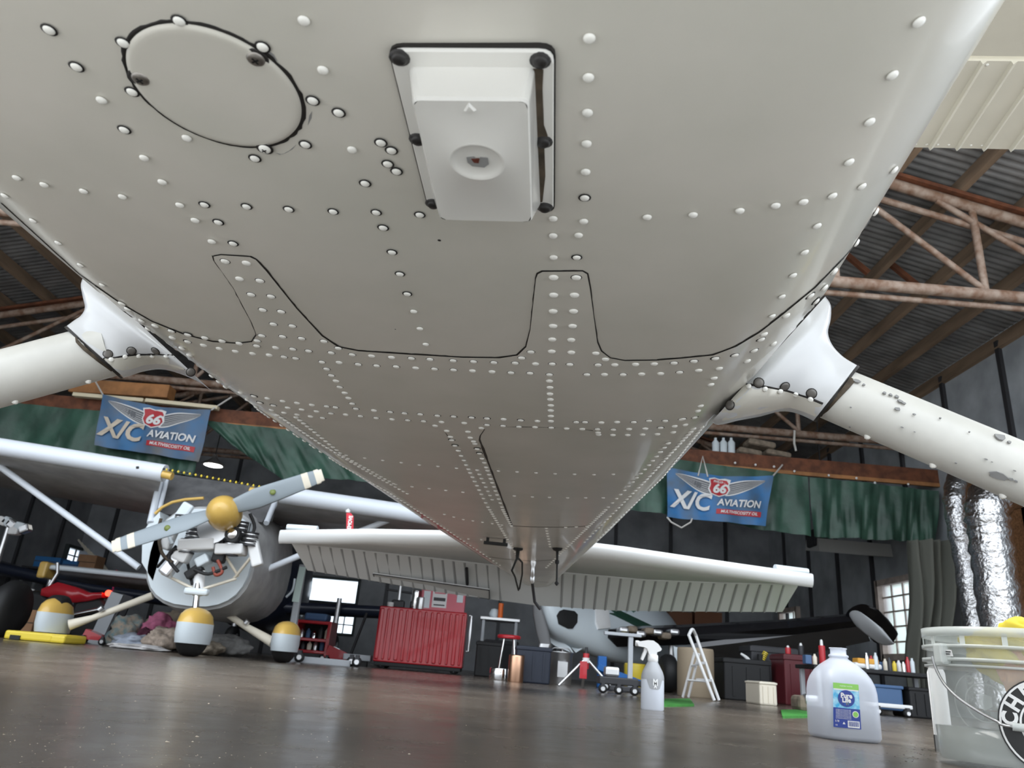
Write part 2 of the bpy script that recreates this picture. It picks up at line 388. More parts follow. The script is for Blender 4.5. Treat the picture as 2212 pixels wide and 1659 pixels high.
#        s,    zb,   b(flat), a(half), rv,  ztop
FT = [(-1.3, 0.66, 0.26, 0.45, 0.16, 1.25), (-0.4, 0.62, 0.34, 0.52, 0.15, 1.55), (0.4, 0.6, 0.388, 0.578, 0.15, 2.0), (1.0, 0.6, 0.408, 0.596, 0.15, 2.02), (1.42, 0.6, 0.386, 0.564, 0.145, 2.0), (1.6, 0.603, 0.37, 0.548, 0.14, 1.95), (1.9, 0.61, 0.347, 0.521, 0.13, 1.8), (2.4, 0.62, 0.307, 0.472, 0.125, 1.62), (3.0, 0.632, 0.265, 0.41, 0.12, 1.48), (3.7, 0.645, 0.195, 0.327, 0.11, 1.34), (4.6, 0.66, 0.107, 0.222, 0.1, 1.2), (5.35, 0.672, 0.044, 0.126, 0.09, 1.1)]
def section(s, n=12):
    zb, bw, a, rv, zt = interp(FT, s); pts = []
    nb = 10
    for i in range(nb): 
        x = bw * i / nb; pts.append((x, zb + 0.006 * (x / bw) ** 2))
    for i in range(n + 1):
        t = PI / 2 * i / n; pts.append((bw + (a - bw) * math.sin(t) ** .95, zb + .006 + (rv - .006) * (1 - math.cos(t) ** .95)))
    hz = zt - zb - rv
    for i in range(1, 6): pts.append((a * (1 - .05 * (i / 5)), zb + rv + hz * .7 * i / 5))
    for i in range(1, 5):
        t = PI / 2 * i / 4; pts.append((a * .95 * math.cos(t), zb + rv + hz * (.7 + .3 * math.sin(t))))
    left = [(-x, z) for x, z in pts[1:-1]][::-1]
    return [fus(x, s, z) for x, z in pts + left]
S0 = [-1.3 + 6.65 * i / 110 for i in range(111)]
b = MB(); b.loft([section(s) for s in S0], belly)
plane = thing('light_airplane', 'white riveted high-wing light airplane whose belly fills the top of the picture', 'airplane', (FX, FY, 0))
skin = obj('fuselage', b, plane)
bm = bmesh.new(); bm.from_mesh(skin.data); bm.transform(Matrix.Translation(org(skin)))
bm.normal_update(); BV = BVHTree.FromBMesh(bm); bm.free()
def hit(px, py):
    d = _ray(px, py).normalized(); p, n, i, dist = BV.ray_cast(CAM, d)
    if p is None:
        best = None
        for t in [0.5 + .03 * k for k in range(170)]:
            q, nn, ii, dd = BV.find_nearest(CAM + d * t)
            if best is None or dd < best[2]: best = (q, nn, dd)
        p, n = best[0], best[1]
    if n.dot(d) > 0 and n.z > -.2: n = n if n.x * (p.x - 0) > 0 else -n
    elif n.dot(d) > 0: n = -n
    return p, n
def densify(pts, step):
    out = []
    for (x0, y0), (x1, y1) in zip(pts, pts[1:]):
        n = max(1, int(math.hypot(x1 - x0, y1 - y0) / step))
        out += [(lerp(x0, x1, i / n), lerp(y0, y1, i / n)) for i in range(n)]
    return out + [pts[-1]]
def smoothline(pts, it=2):
    for _ in range(it):
        o = [pts[0]]
        for (x0, y0), (x1, y1) in zip(pts, pts[1:]): o += [(x0 * .75 + x1 * .25, y0 * .75 + y1 * .25), (x0 * .25 + x1 * .75, y0 * .25 + y1 * .75)]
        pts = o + [pts[-1]]
    return pts
def plate(name, poly, lift, m, parent, grid=14, label=None, edge=None, hf=hit):
    """thin sheet of metal lying on the skin inside a pixel outline, with its own edge thickness"""
    poly = [Vector(p) for p in poly]; n = len(poly)
    xs = [p.x for p in poly]; ys = [p.y for p in poly]
    def inside(x, y):
        c = False; j = n - 1
        for i in range(n):
            a, q = poly[i], poly[j]
            if (a.y > y) != (q.y > y) and x < (q.x - a.x) * (y - a.y) / (q.y - a.y) + a.x: c = not c
            j = i
        return c
    pts = list(poly); y = min(ys) + grid / 2
    while y < max(ys):
        x = min(xs) + grid / 2
        while x < max(xs):
            if inside(x, y) and min((Vector((x, y)) - p).length for p in poly) > grid * .4: pts.append(Vector((x, y)))
            x += grid
        y += grid
    res = delaunay_2d_cdt(pts, [(i, (i + 1) % n) for i in range(n)], [list(range(n))], 1, 1e-4)
    vo, fo = res[0], res[2]
    P = [hf(v.x, v.y) for v in vo]; k = len(vo)
    bb = MB(); top = [p + q * lift for p, q in P]; bot = [p - q * .0015 for p, q in P]
    bb.add(top, [list(f) for f in fo], m, True)
    ec = {}
    for f in fo:
        for a, c in zip(f, list(f[1:]) + [f[0]]): ec[(min(a, c), max(a, c))] = ec.get((min(a, c), max(a, c)), 0) + 1
    be = [e for e, cnt in ec.items() if cnt == 1]
    for a, c in be: bb.add([top[a], top[c], bot[c], bot[a]], [(0, 1, 2, 3)], edge or m)
    return obj(name, bb, parent, label=label)
def bead(name, pts, w, m, parent, lift=.0012, label=None, taper=None, hf=hit):
    """flat bead of sealant or dirt in a seam; w = real width"""
    pts = densify(pts, 9); P = [hf(*p) for p in pts]; bb = MB(); vs = []
    for i, (p, n) in enumerate(P):
        d = (P[min(i + 1, len(P) - 1)][0] - P[max(i - 1, 0)][0]); d.normalize() if d.length else None
        sd = d.cross(n).normalized(); ww = w * 1.3 * (random.uniform(.6, 1.25)) / 2
        vs += [p + sd * ww + n * .0004, p + n * lift, p - sd * ww + n * .0004]
    fs = []
    for i in range(len(P) - 1): fs += [(3 * i, 3 * i + 1, 3 * i + 4, 3 * i + 3), (3 * i + 1, 3 * i + 2, 3 * i + 5, 3 * i + 4)]
    bb.add(vs, fs, m, True); return obj(name, bb, parent, label=label)

# --- skins that lap over the belly
seam_top = [(206, 616), (262, 655), (330, 694), (400, 722), (460, 737), (515, 741), (545, 737), (555, 722), (545, 696), (505, 620), (464, 562), (462, 552), (478, 549), (540, 553), (553, 559), (575, 583), (640, 664), (695, 724), (730, 748), (775, 757), (880, 764), (1000, 771), (1080, 772), (1118, 766), (1137, 748), (1146, 710), (1158, 600), (1162, 590), (1172, 585), (1258, 584), (1268, 590), (1274, 620), (1290, 738), (1298, 757), (1318, 772), (1350, 778), (1420, 777), (1480, 772), (1540, 766), (1590, 747), (1640, 717), (1690, 678), (1760, 620), (1822, 556)]
seam_low = [(1770, 655), (1700, 725), (1600, 812), (1560, 860), (1548, 908), (1500, 930), (1440, 941), (1330, 945), (1296, 941), (1280, 928), (1240, 923), (1130, 920), (1070, 921), (1046, 926), (1036, 940), (1034, 950), (975, 948), (962, 932), (930, 915), (890, 908), (780, 901), (700, 902), (640, 899), (570, 885), (505, 862), (448, 836), (390, 780), (300, 700), (232, 640)]
plate('gear_bay_skin', densify(seam_top + seam_low, 11), .0016, belly, plane, 16, edge=seamd)
bead('skin_seam', seam_top[:12] , .0034, seamd, plane)
bead('skin_seam', seam_top[11:14], .0016, seamd, plane)
bead('skin_seam', seam_top[13:18], .0032, seamd, plane)
bead('skin_seam', seam_top[17:25], .0048, seamd, plane)
bead('skin_seam', seam_top[24:37], .0024, seamd, plane)
bead('skin_seam', seam_top[36:], .0042, seamd, plane)
bead('skin_seam', [(2, 437), (60, 490), (120, 545), (170, 590), (206, 616)], .003, seamd, plane)
bead('skin_seam', [(1822, 556), (1862, 510), (1893, 462)], .003, seamd, plane)
for ln, w in (([(700, 902), (780, 901), (890, 908), (935, 916), (962, 932), (968, 944)], .002), ([(1046, 926), (1036, 940), (1035, 948), (1040, 960), (1072, 1045), (1106, 1135)], .0045),
              ([(1108, 1136), (1150, 1138), (1215, 1139), (1276, 1136)], .005), ([(1046, 926), (1070, 921), (1240, 923), (1282, 930)], .002), ([(1040, 1200), (1085, 1207), (1150, 1212), (1205, 1209)], .006), ([(1296, 941), (1440, 941), (1500, 930)], .002),
              ([(1152, 1255), (1185, 1258)], .006)):
    bead('skin_seam', ln, w, seamd, plane)
# --- round inspection cover
cps = [atz(*p, .598) for p in [(283, 130), (400, 58), (560, 108), (668, 235), (600, 322), (430, 297), (310, 200)]]
cc = sum(cps, Vector()) / len(cps); rr = sum((p - cc).length for p in cps) / len(cps)
def skin_at(x, y):
    p, n, i, d = BV.ray_cast(Vector((x, y, .1)), Vector((0, 0, 1))); return p, (n if n.z < 0 else -n)
cov = MB(); ring = MB(); vs = []; prof = [(0, .0030), (.5, .0030), (.86, .0030), (.92, .0032), (.975, .0022), (.995, -.001)]
for r, h in prof:
    for j in range(56):
        t = 2 * PI * j / 56; p, n = skin_at(cc.x + rr * r * math.cos(t) * 1.0 * 1.0, cc.y + rr * r * math.sin(t)); vs.append(p + n * (h if r < .9 else h))
fs = [(i * 56 + j, i * 56 + (j + 1) % 56, (i + 1) * 56 + (j + 1) % 56, (i + 1) * 56 + j) for i in range(len(prof) - 1) for j in range(56)]
cov.add(vs, fs, belly, True); cover = obj('inspection_cover', cov, plane)
vs = []
for j in range(90):
    t = 2 * PI * j / 90; w = random.uniform(.6, 1.5) * .0022
    for k, q in ((-.0012, .0007), (w * .4, .0016), (w, .0004)):
        p, n = skin_at(cc.x + (rr + k) * math.cos(t), cc.y + (rr + k) * math.sin(t)); vs.append(p + n * q)
ring.add(vs, [(3 * j + k, 3 * j + k + 1, 3 * ((j + 1) % 90) + k + 1, 3 * ((j + 1) % 90) + k) for j in range(90) for k in (0, 1)], grime, True)
obj('sealant_ring', ring, cover)
# --- rivets
def rivet_mesh(name, ringm, r=1.0):
    b = MB()
    if ringm: b.lathe((0, 0, 0), [(1.0, 0), (1.34, .0), (1.36, .03), (1.0, .10)], ringm, 14)
    b.lathe((0, 0, 0), [(1.0, 0.0), (1.0, .10), (.92, .26), (.74, .42), (.45, .52), (0.001, .56)], rivw, 14)
    me = bpy.data.meshes.new(name); me.from_pydata([tuple(v) for v in b.v], [], b.f)
    for m in b.mats: me.materials.append(m)
    me.polygons.foreach_set('material_index', b.m); me.polygons.foreach_set('use_smooth', b.sm); me.update(); return me
RV = [rivet_mesh('rivet_clean', None), rivet_mesh('rivet_ringed', grime)]
PO = org(plane)
def frame_n(n):
    z = n.normalized(); x = Vector((1, 0, 0)); x = (x - z * x.dot(z)).normalized(); y = z.cross(x); return Matrix((x, y, z)).transposed().to_4x4()
rivets = []
def R(px, py, d, ringp=.35, hf=hit, par=None):
    p, n = hf(px, py); rivets.append((p, n, d / 2, 1 if random.random() < ringp else 0, par))
def row(pts, n, d, rp=.35, hf=hit):
    L = [0]
    for a, c in zip(pts, pts[1:]): L.append(L[-1] + math.hypot(c[0] - a[0], c[1] - a[1]))
    for i in range(n):
        t = L[-1] * i / max(1, n - 1); k = max(j for j in range(len(L)) if L[j] <= t + 1e-6); k = min(k, len(pts) - 2)
        u = (t - L[k]) / (L[k + 1] - L[k]); R(lerp(pts[k][0], pts[k + 1][0], u), lerp(pts[k][1], pts[k + 1][1], u), d, rp, hf)
def many(L, d, rp=.35):
    for p in L: R(*p, d, rp)
many([(107, 62), (388, 43), (267, 90), (286, 196), (404, 296), (551, 340), (660, 310), (568, 99), (676, 215)], .0098, .9)
many([(657, 42), (166, 142), (698, 149), (220, 214), (732, 241), (269, 278), (312, 339), (761, 321), (823, 306), (846, 323), (838, 352), (857, 368), (351, 391), (789, 394), (389, 441)], .0098, .45)
many([(37, 382), (96, 397), (181, 411), (265, 423), (12, 421), (73, 475), (127, 523), (175, 571), (222, 614)], .0095, .1)
many([(442, 440), (533, 444), (624, 450)], .0098, 1); many([(720, 455), (813, 457), (907, 462)], .0096, .3)
many([(422, 474), (472, 478), (458, 520), (504, 524), (828, 490), (847, 543), (864, 590), (880, 633), (894, 671), (907, 708), (920, 742)], .0102, .7)
many([(1273, 80), (1271, 165), (1269, 241), (1267, 308), (1265, 369), (1263, 425), (1261, 476), (1195, 470), (1195, 507), (1250, 506), (1196, 554), (1246, 554)], .0099, .15)
many([(1398, 467), (1497, 462), (1598, 453), (1675, 442), (1735, 434), (1797, 421), (1860, 401), (1929, 366), (1983, 45), (1926, 160), (1877, 261), (1833, 348), (1764, 486), (1737, 543), (1712, 593), (1688, 639), (1667, 681)], .0099, .12)
many([(487, 562), (533, 566), (518, 600), (562, 604), (543, 634), (586, 638), (568, 667), (608, 671), (591, 698), (632, 702), (611, 725), (652, 729), (596, 749), (633, 752), (667, 756), (555, 745), (566, 723), (556, 734), (716, 760), (700, 735), (731, 750)], .0118, .8)
many([(1196, 597), (1245, 597), (1196, 635), (1241, 635), (1195, 670), (1239, 670), (1195, 702), (1237, 702), (1193, 731), (1234, 732), (1192, 757), (1234, 759)], .0125, .2)
many([(336, 702), (371, 713), (406, 721), (443, 728), (480, 735), (517, 740), (373, 728), (406, 736), (440, 744), (474, 751), (509, 757), (546, 762), (582, 765), (614, 769), (639, 772), (696, 780), (733, 781), (394, 751), (410, 766), (277, 666), (264, 654), (307, 691), (321, 709)], .0118, .3)
many([(706, 795), (716, 809), (726, 821), (734, 834), (745, 847), (753, 858), (761, 870), (769, 881)], .0122, .6)
many([(761, 764), (803, 767), (846, 770), (889, 772), (929, 774), (979, 777), (1023, 779), (1067, 781), (1113, 782), (1157, 784), (1193, 784), (1231, 785), (1292, 786), (1328, 786), (1373, 785), (1413, 784), (1456, 782), (1147, 758), (1127, 771), (1287, 761), (1308, 774)], .0118, .6)
many([(774, 785), (814, 788), (856, 790), (898, 793), (939, 795), (980, 797), (1021, 799), (1063, 801), (1104, 803), (1145, 804), (1187, 807), (1268, 807), (1306, 807), (1346, 807), (1386, 806), (1427, 805), (1468, 802)], .0118, .6)
many([(1187, 821), (1188, 835), (1188, 849), (1189, 861), (1190, 874), (1190, 885), (1190, 897), (1190, 908)], .0125, .2)
many([(1800, 585), (1779, 620), (1749, 637), (1761, 649), (1697, 680), (1743, 678), (1649, 720), (1643, 731), (1669, 741), (1628, 755), (1613, 778), (1587, 765), (1545, 772), (1499, 778), (1509, 798), (1553, 794), (1542, 815), (1535, 829), (1513, 875), (1507, 886), (1500, 900), (1475, 903), (1480, 916), (1850, 525), (1893, 459)], .012, .35)
many([(808, 885), (843, 888), (874, 891), (908, 893), (945, 896), (980, 898), (1019, 900), (1052, 902), (1088, 904), (1125, 906), (1161, 908), (1245, 910), (1264, 910), (1299, 911), (1333, 910), (1369, 910), (1402, 907), (1437, 907), (1472, 904)], .0122, .6)
many([(747, 894), (779, 897), (813, 901), (847, 904), (881, 906), (915, 908), (954, 910), (1003, 912), (1052, 916), (1087, 918), (1121, 920), (1156, 921), (1191, 922), (1224, 924), (1258, 925), (1291, 925), (1325, 926), (1359, 925), (1394, 924), (1427, 922), (1457, 919)], .0122, .5)
many([(486, 837), (520, 847), (549, 854), (578, 859), (611, 865), (642, 869), (674, 873), (706, 876), (725, 878), (472, 825), (458, 811), (535, 862), (562, 868), (591, 874), (622, 879), (652, 883), (684, 887), (715, 891), (554, 878), (587, 884), (614, 890), (642, 894), (671, 898), (697, 901)], .0122, .4)
many([(940, 918), (965, 929), (973, 942), (976, 949), (983, 961), (990, 972), (996, 983), (1002, 993), (1007, 1003), (1012, 1012), (1040, 923), (1011, 931), (1016, 944), (1023, 952), (1026, 957), (1031, 968), (1036, 978), (1041, 989), (1046, 998), (1050, 1008)], .0125, .2)
many([(1292, 933), (1293, 937), (1324, 938), (1356, 938), (1388, 937), (1420, 936), (1454, 932)], .0122, .2)
many([(748, 982), (788, 988), (827, 993), (867, 998), (906, 1003), (946, 1006), (986, 1010), (1031, 1014), (1077, 1016), (1117, 1018), (1158, 1020), (1199, 1022), (1241, 1023), (1283, 1024), (1325, 1023)], .0105, 0)
many([(855, 1045), (890, 1050), (927, 1054), (963, 1058), (1000, 1062), (1111, 1070), (1150, 1072), (1187, 1073), (1226, 1074), (1265, 1074), (1303, 1074)], .0115, 0)
row([(1443, 956), (1413, 990), (1395, 1010), (1314, 1094)], 16, .012, 0)
row([(1016, 1020), (1054, 1094)], 9, .0135, 0); row([(1053, 1015), (1084, 1094)], 10, .0135, 0); row([(1031, 1014), (1063, 1078)], 8, .0125, 0)
nbig = len(rivets)
row([(1058, 1100), (1115, 1196)], 22, .0135, 0); row([(1086, 1100), (1104, 1134)], 9, .0135, 0)
row([(1308, 1100), (1180, 1225)], 34, .014, 0); row([(1497, 925), (1400, 1030), (1262, 1170)], 40, .013, 0); row([(1515, 922), (1430, 1030), (1290, 1165)], 44, .013, 0)
row([(960, 1110), (1000, 1121), (1050, 1128), (1105, 1136)], 8, .012, 0); row([(1180, 1140), (1188, 1180)], 8, .013, 0); row([(1222, 1138), (1268, 1136)], 3, .014, 0)
row([(560, 884), (650, 948), (740, 1005), (840, 1062), (930, 1120), (1080, 1220)], 74, .0125, 0); row([(600, 895), (690, 955), (790, 1015), (880, 1065)], 34, .0125, 0)
row([(1040, 1165), (1012, 1163)], 2, .013, 0); row([(640, 900), (745, 985), (830, 1032), (850, 1043)], 26, .012, 0)
def riv_obj(i):
    p, n, r, k, par = rivets[i]; o = bpy.data.objects.new('rivet', RV[k]); C.objects.link(o); o.parent = par or plane
    o.matrix_local = Matrix.Translation(p + n * .0012 - org(par or plane)) @ frame_n(n) @ Matrix.Scale(r, 4)
def riv_rest(idx, name, par):
    bb = MB()
    for i in idx:
        p, n, r, k, _ = rivets[i]; M = Matrix.Translation(p + n * .0012) @ frame_n(n) @ Matrix.Scale(r, 4)
        bb.lathe((0, 0, 0), [], rivw) if False else None
        v0 = []; pr = [(1.0, 0.0), (.8, .38), (0.0, .56)]
        for rad, h in pr[:2]:
            for j in range(7): t = 2 * PI * j / 7; v0.append(M @ Vector((rad * math.cos(t), rad * math.sin(t), h)))
        v0.append(M @ Vector((0, 0, .56)))
        bb.add(v0, [(j, (j + 1) % 7, 7 + (j + 1) % 7, 7 + j) for j in range(7)] + [(7 + j, 7 + (j + 1) % 7, 14) for j in range(7)], rivw, True)
    stuff(obj(name, bb, par))
# the 300 that show largest are parts, the rest one part
order = sorted(range(len(rivets)), key=lambda i: -rivets[i][2] / (rivets[i][0] - CAM).length * abs(rivets[i][1].dot((rivets[i][0] - CAM).normalized())) ** .5)
for i in order[:296]: riv_obj(i)
riv_rest(order[296:], 'small_rivets', plane)
# screws of the round cover, washers and all
def screw(px, py, r, m, par, hf=hit, lab=None, lift=.003):
    p, n = hf(px, py); M = frame_n(n).to_3x3(); c = p + n * (lift - .001)
    b = MB(); b.lathe(c, [(r * 1.4, 0), (r * 1.4, .0006), (r, .0008)], grime, 16, M=M); b.lathe(c, [(r, 0), (r, .0012), (r * .8, .0028), (r * .35, .0034), (0.001, .0034)], m, 16, M=M)
    for a in (0.5, 0.5 + PI / 2): b.box(c + n * .0033, (r * .9, r * .22, .0007), black, M @ Matrix.Rotation(a, 3, 'Z'))
    return obj('screw', b, par, label=lab)
for p in [(554, 122), (305, 165)]: screw(*p, .0078, screwm, cover, lab='brown steel cross-head screw')
screw(573, 317, .006, rivw, cover)
# small holes in the skin
for p, r in [((949, 519), .0022), ((1025, 854), .003), ((854, 711), .0012)]:
    q, n = hit(*p); b = MB(); b.lathe(q, [(r, .0002), (r * .4, .0003), (.0001, .0003)], black, 10, M=frame_n(n).to_3x3()); obj('drain_hole', b, plane)
# chipped paint by the cover
for poly in ([(596, 330), (610, 333), (625, 325), (640, 312), (632, 322), (618, 330), (604, 334)], [(668, 250), (674, 240), (673, 255), (665, 270)], [(570, 100), (592, 118), (600, 132), (585, 120)]):
    plate('paint_chip', poly, .0003, chip, plane, 30)
# --- red stripe on the lower left side of the tail cone
plate('red_stripe', densify([(893, 1099), (960, 1143), (1020, 1183), (1062, 1212), (1068, 1224), (1050, 1222), (1030, 1207), (960, 1160), (905, 1120)], 10), .001, redst, plane, 12)
# --- box antenna
ZB = .598
bp = [atz(*p, ZB) for p in [(840, 101), (1197, 103), (1196, 456), (926, 446)]]
e1 = (bp[1] - bp[0]).normalized(); 
ant = MB()
def rrect(c4, r, n=4, z=None):
    out = []; k = len(c4)
    for i in range(k):
        p, a, q = c4[i], c4[i - 1], c4[(i + 1) % k]; da = (a - p).normalized(); dq = (q - p).normalized()
        for j in range(n + 1):
            t = j / n; out.append((p + da * r) * (1 - t) ** 2 + p * 2 * t * (1 - t) + (p + dq * r) * t ** 2)
    return out
def off(P, dz): return [p + Vector((0, 0, dz)) for p in P]
base = rrect(bp, .012); cen = sum(bp, Vector()) / 4
def shrink(P, k): return [cen + (p - cen) * k for p in P]
ant.loft([off(base, .004), off(base, -.002), off(shrink(base, .985), -.0035)], white, True, True, False)
antenna = obj('antenna_base', ant, plane, label='white mounting plate of box antenna')
g = rrect([cen + (p - cen) * 1.018 for p in bp], .013); b = MB(); vs = []
for p in g: vs.append(p)
b.loft([off(g, .004), off(g, -.0008)], grime, True, True, False); obj('black_sealant', b, antenna)
d = .047
bx0 = [atz(*p, ZB - .003) for p in [(882, 143), (1155, 145), (1168, 445), (940, 440)]]
bx1 = [atz(*p, ZB - d) for p in [(888, 209), (1143, 211), (1150, 479), (951, 474)]]
b = MB(); r0 = rrect(bx0, .006); r1 = rrect(bx1, .007); mid = sum(bx1, Vector()) / 4
r2 = [mid + (p - mid) * .975 + Vector((0, 0, -.0018)) for p in r1]
b.loft([r0, [a.lerp(c, .93) for a, c in zip(r0, r1)], r1, r2], white, False, True, False)
# bottom face with a dished ring
cc2 = atz(1031, 350, ZB - d - .0018)
def onrect(a):
    dx, dy = math.cos(a), math.sin(a); best = 9
    for p, q in zip(r2, r2[1:] + r2[:1]):
        ex, ey = q.x - p.x, q.y - p.y; den = dx * ey - dy * ex
        if abs(den) < 1e-9: continue
        t_ = ((p.x - cc2.x) * ey - (p.y - cc2.y) * ex) / den; u_ = ((p.x - cc2.x) * dy - (p.y - cc2.y) * dx) / den
        if t_ > 0 and -1e-6 <= u_ <= 1 + 1e-6: best = min(best, t_)
    return Vector((cc2.x + dx * best, cc2.y + dy * best, cc2.z))
NA = 96
def circ(r, dz): return [Vector((cc2.x + r * math.cos(2 * PI * k / NA), cc2.y + r * math.sin(2 * PI * k / NA), cc2.z + dz)) for k in range(NA)]
rad = .024
b.loft([[onrect(2 * PI * k / NA) for k in range(NA)], circ(rad * 1.12, 0), circ(rad * 1.04, -.0010), circ(rad * .97, -.0012), circ(rad * .88, .0006), circ(rad * .72, .0022), circ(rad * .45, .0026), circ(rad * .06, .0026)], white, False, True, True)
box = obj('antenna_box', b, plane, label='white raised box of belly antenna')
b = MB(); q = [atz(*p, ZB - d + .0003) for p in [(1008, 340), (1024, 338), (1030, 344), (1038, 339), (1054, 341), (1056, 354), (1046, 361), (1020, 358), (1010, 350)]]
b.prism(q, (0, 0, -.0006), chip); b.prism([atz(*p, ZB - d) for p in [(1018, 342), (1036, 342), (1034, 351), (1024, 350)]], (0, 0, -.0009), mat('dark_red_chip', (.12, .03, .02), .5)); obj('paint_chip', b, box)
b = MB(); q = [atz(*p, ZB - d - .0018) for p in [(1013, 221), (1030, 238), (1001, 239)]]; qc = (q[0] + q[1] + q[2]) / 3; b.loft([q, [qc + (p - qc) * .6 + Vector((0, 0, -.0022)) for p in q]], white, True, True, False); obj('arrow_mark', b, box)
def flat(px, py): return atz(px, py, ZB - .0035), Vector((0, 0, -1))
for p in [(863, 125), (1167, 131), (903, 301), (1174, 306), (936, 440), (1177, 448)]:
    q, n = flat(*p); b = MB(); M = frame_n(n).to_3x3(); b.lathe(q, [(.0088, -.001), (.0088, .0004), (.0066, .0010), (.0060, .0028), (.0045, .0042), (.001, .0046)], screwb, 14, M=M); obj('screw', b, antenna, label='black round screw')
plate('grime_streak', [(1152, 148), (1174, 150), (1172, 190), (1175, 270), (1183, 292), (1176, 322), (1178, 380), (1172, 435), (1160, 440), (1160, 330), (1156, 230)], .0006, brgrime, antenna, 14, hf=flat)
# --- wing with the ribbed flap
b = MB()
def wingside(sg):
    b = MB(); hx = .62; tip = 5.2
    rings = []
    for x in (hx * .9, 1.2, 2.5, tip):
        y0, y1 = -.15, 1.72 - .07 * 0; rings.append([fus(sg * x, s, z) for s, z in [(.15, 1.83), (.5, 1.80), (1.0, 1.82), (1.745, 1.875), (1.745, 1.92), (1.0, 2.02), (.5, 2.06), (.2, 2.0), (.1, 1.9)]])
    b.loft(rings, cream_skin, True, True, False); w = obj('wing', b, plane)
    # flap: near edge (s 1.67) to trailing edge
    A0 = fus(sg * .72, 1.76, 1.872); A1 = fus(sg * 3.4, 1.76, 1.872); 
    B0 = fus(sg * .72, 2.10, 1.84); B1 = fus(sg * 3.4, 2.10, 1.84)
    b = MB(); b.loft([[A0, B0, B0 + Vector((0, 0, .008)), A0 + Vector((0, 0, .05))], [A1, B1, B1 + Vector((0, 0, .008)), A1 + Vector((0, 0, .05))]], cream_skin, True, True, False)
    f = obj('flap', b, plane)
    n = 32
    for i in range(n):
        t = (i + .3) / n; p = A0.lerp(A1, t); q = B0.lerp(B1, t); dx = AR * sg * .018
        b = MB(); b.loft([[p, p + dx * .25 + Vector((0, 0, -.012)), p + dx], [q, q + dx * .25 + Vector((0, 0, -.012)), q + dx]], cream_skin, True, True, False); obj('rib', b, f)
    for i in range(60):
        if i > 22: break
        p = B0.lerp(B1, (i + .5) / 78) + (A0 - B0) * .04; o = bpy.data.objects.new('rivet', RV[0]); C.objects.link(o); o.parent = f
        o.matrix_local = Matrix.Translation(p - org(f)) @ frame_n(Vector((0, 0, -1))) @ Matrix.Scale(.004, 4)
        if i % 2 == 0:
            p = A0.lerp(A1, (i + .5) / 78) + (B0 - A0) * .04; o = bpy.data.objects.new('rivet', RV[0]); C.objects.link(o); o.parent = f
            o.matrix_local = Matrix.Translation(p - org(f)) @ frame_n(Vector((0, 0, -1))) @ Matrix.Scale(.005, 4)
for sg in (-1, 1): wingside(sg)
# --- gear legs with their fairing cuffs
def pxring(U, L, Y, depth, n=20, k=2.3):
    """superellipse ring whose silhouette runs from U to L"""
    a, c = at(*U, Y[0] if isinstance(Y, tuple) else Y), at(*L, Y[1] if isinstance(Y, tuple) else Y)
    m = (a + c) / 2; h = (a - c) / 2; v = (m - CAM).normalized(); w = (v - h.normalized() * v.dot(h.normalized())).normalized() * depth
    out = []
    for j in range(n):
        t = 2 * PI * j / n; ct, st = math.cos(t), math.sin(t)
        out.append(m + h * (abs(ct) ** (2 / k) * (1 if ct > 0 else -1)) + w * (abs(st) ** (2 / k) * (1 if st > 0 else -1)))
    return out
def ringhit(rings):
    bb = bmesh.new(); n = len(rings[0]); V = [[bb.verts.new(p) for p in r] for r in rings]
    for i in range(len(rings) - 1):
        for j in range(n): bb.faces.new((V[i][j], V[i][(j + 1) % n], V[i + 1][(j + 1) % n], V[i + 1][j]))
    bb.normal_update(); T = BVHTree.FromBMesh(bb); bb.free()
    def hf(px, py):
        d = _ray(px, py).normalized(); p, nn, i, ds = T.ray_cast(CAM, d)
        mc = sum((sum(q, Vector()) / len(q) for q in rings), Vector()) / len(rings); dc = (mc - CAM).normalized(); k = 0
        while p is None and k < 60:
            k += 1; d = (d * .97 + dc * .03).normalized(); p, nn, i, ds = T.ray_cast(CAM, d)
        if p is None: p, nn, i, ds = T.find_nearest(mc)
        return p, (nn if nn.dot(d) < 0 else -nn)
    return hf
def subdiv(rows, k=3):
    """catmull-rom through (U, L, Y, depth) stations"""
    flatr = [(*r[0], *r[1], r[2], r[3]) for r in rows]; out = []
    for i in range(len(flatr) - 1):
        p0 = flatr[max(i - 1, 0)]; p1 = flatr[i]; p2 = flatr[i + 1]; p3 = flatr[min(i + 2, len(flatr) - 1)]
        for j in range(k):
            t = j / k; out.append([.5 * (2 * b_ + (c_ - a_) * t + (2 * a_ - 5 * b_ + 4 * c_ - d_) * t * t + (3 * b_ - a_ - 3 * c_ + d_) * t ** 3) for a_, b_, c_, d_ in zip(p0, p1, p2, p3)])
    out.append(list(flatr[-1])); return [((r[0], r[1]), (r[2], r[3]), r[4], r[5]) for r in out]
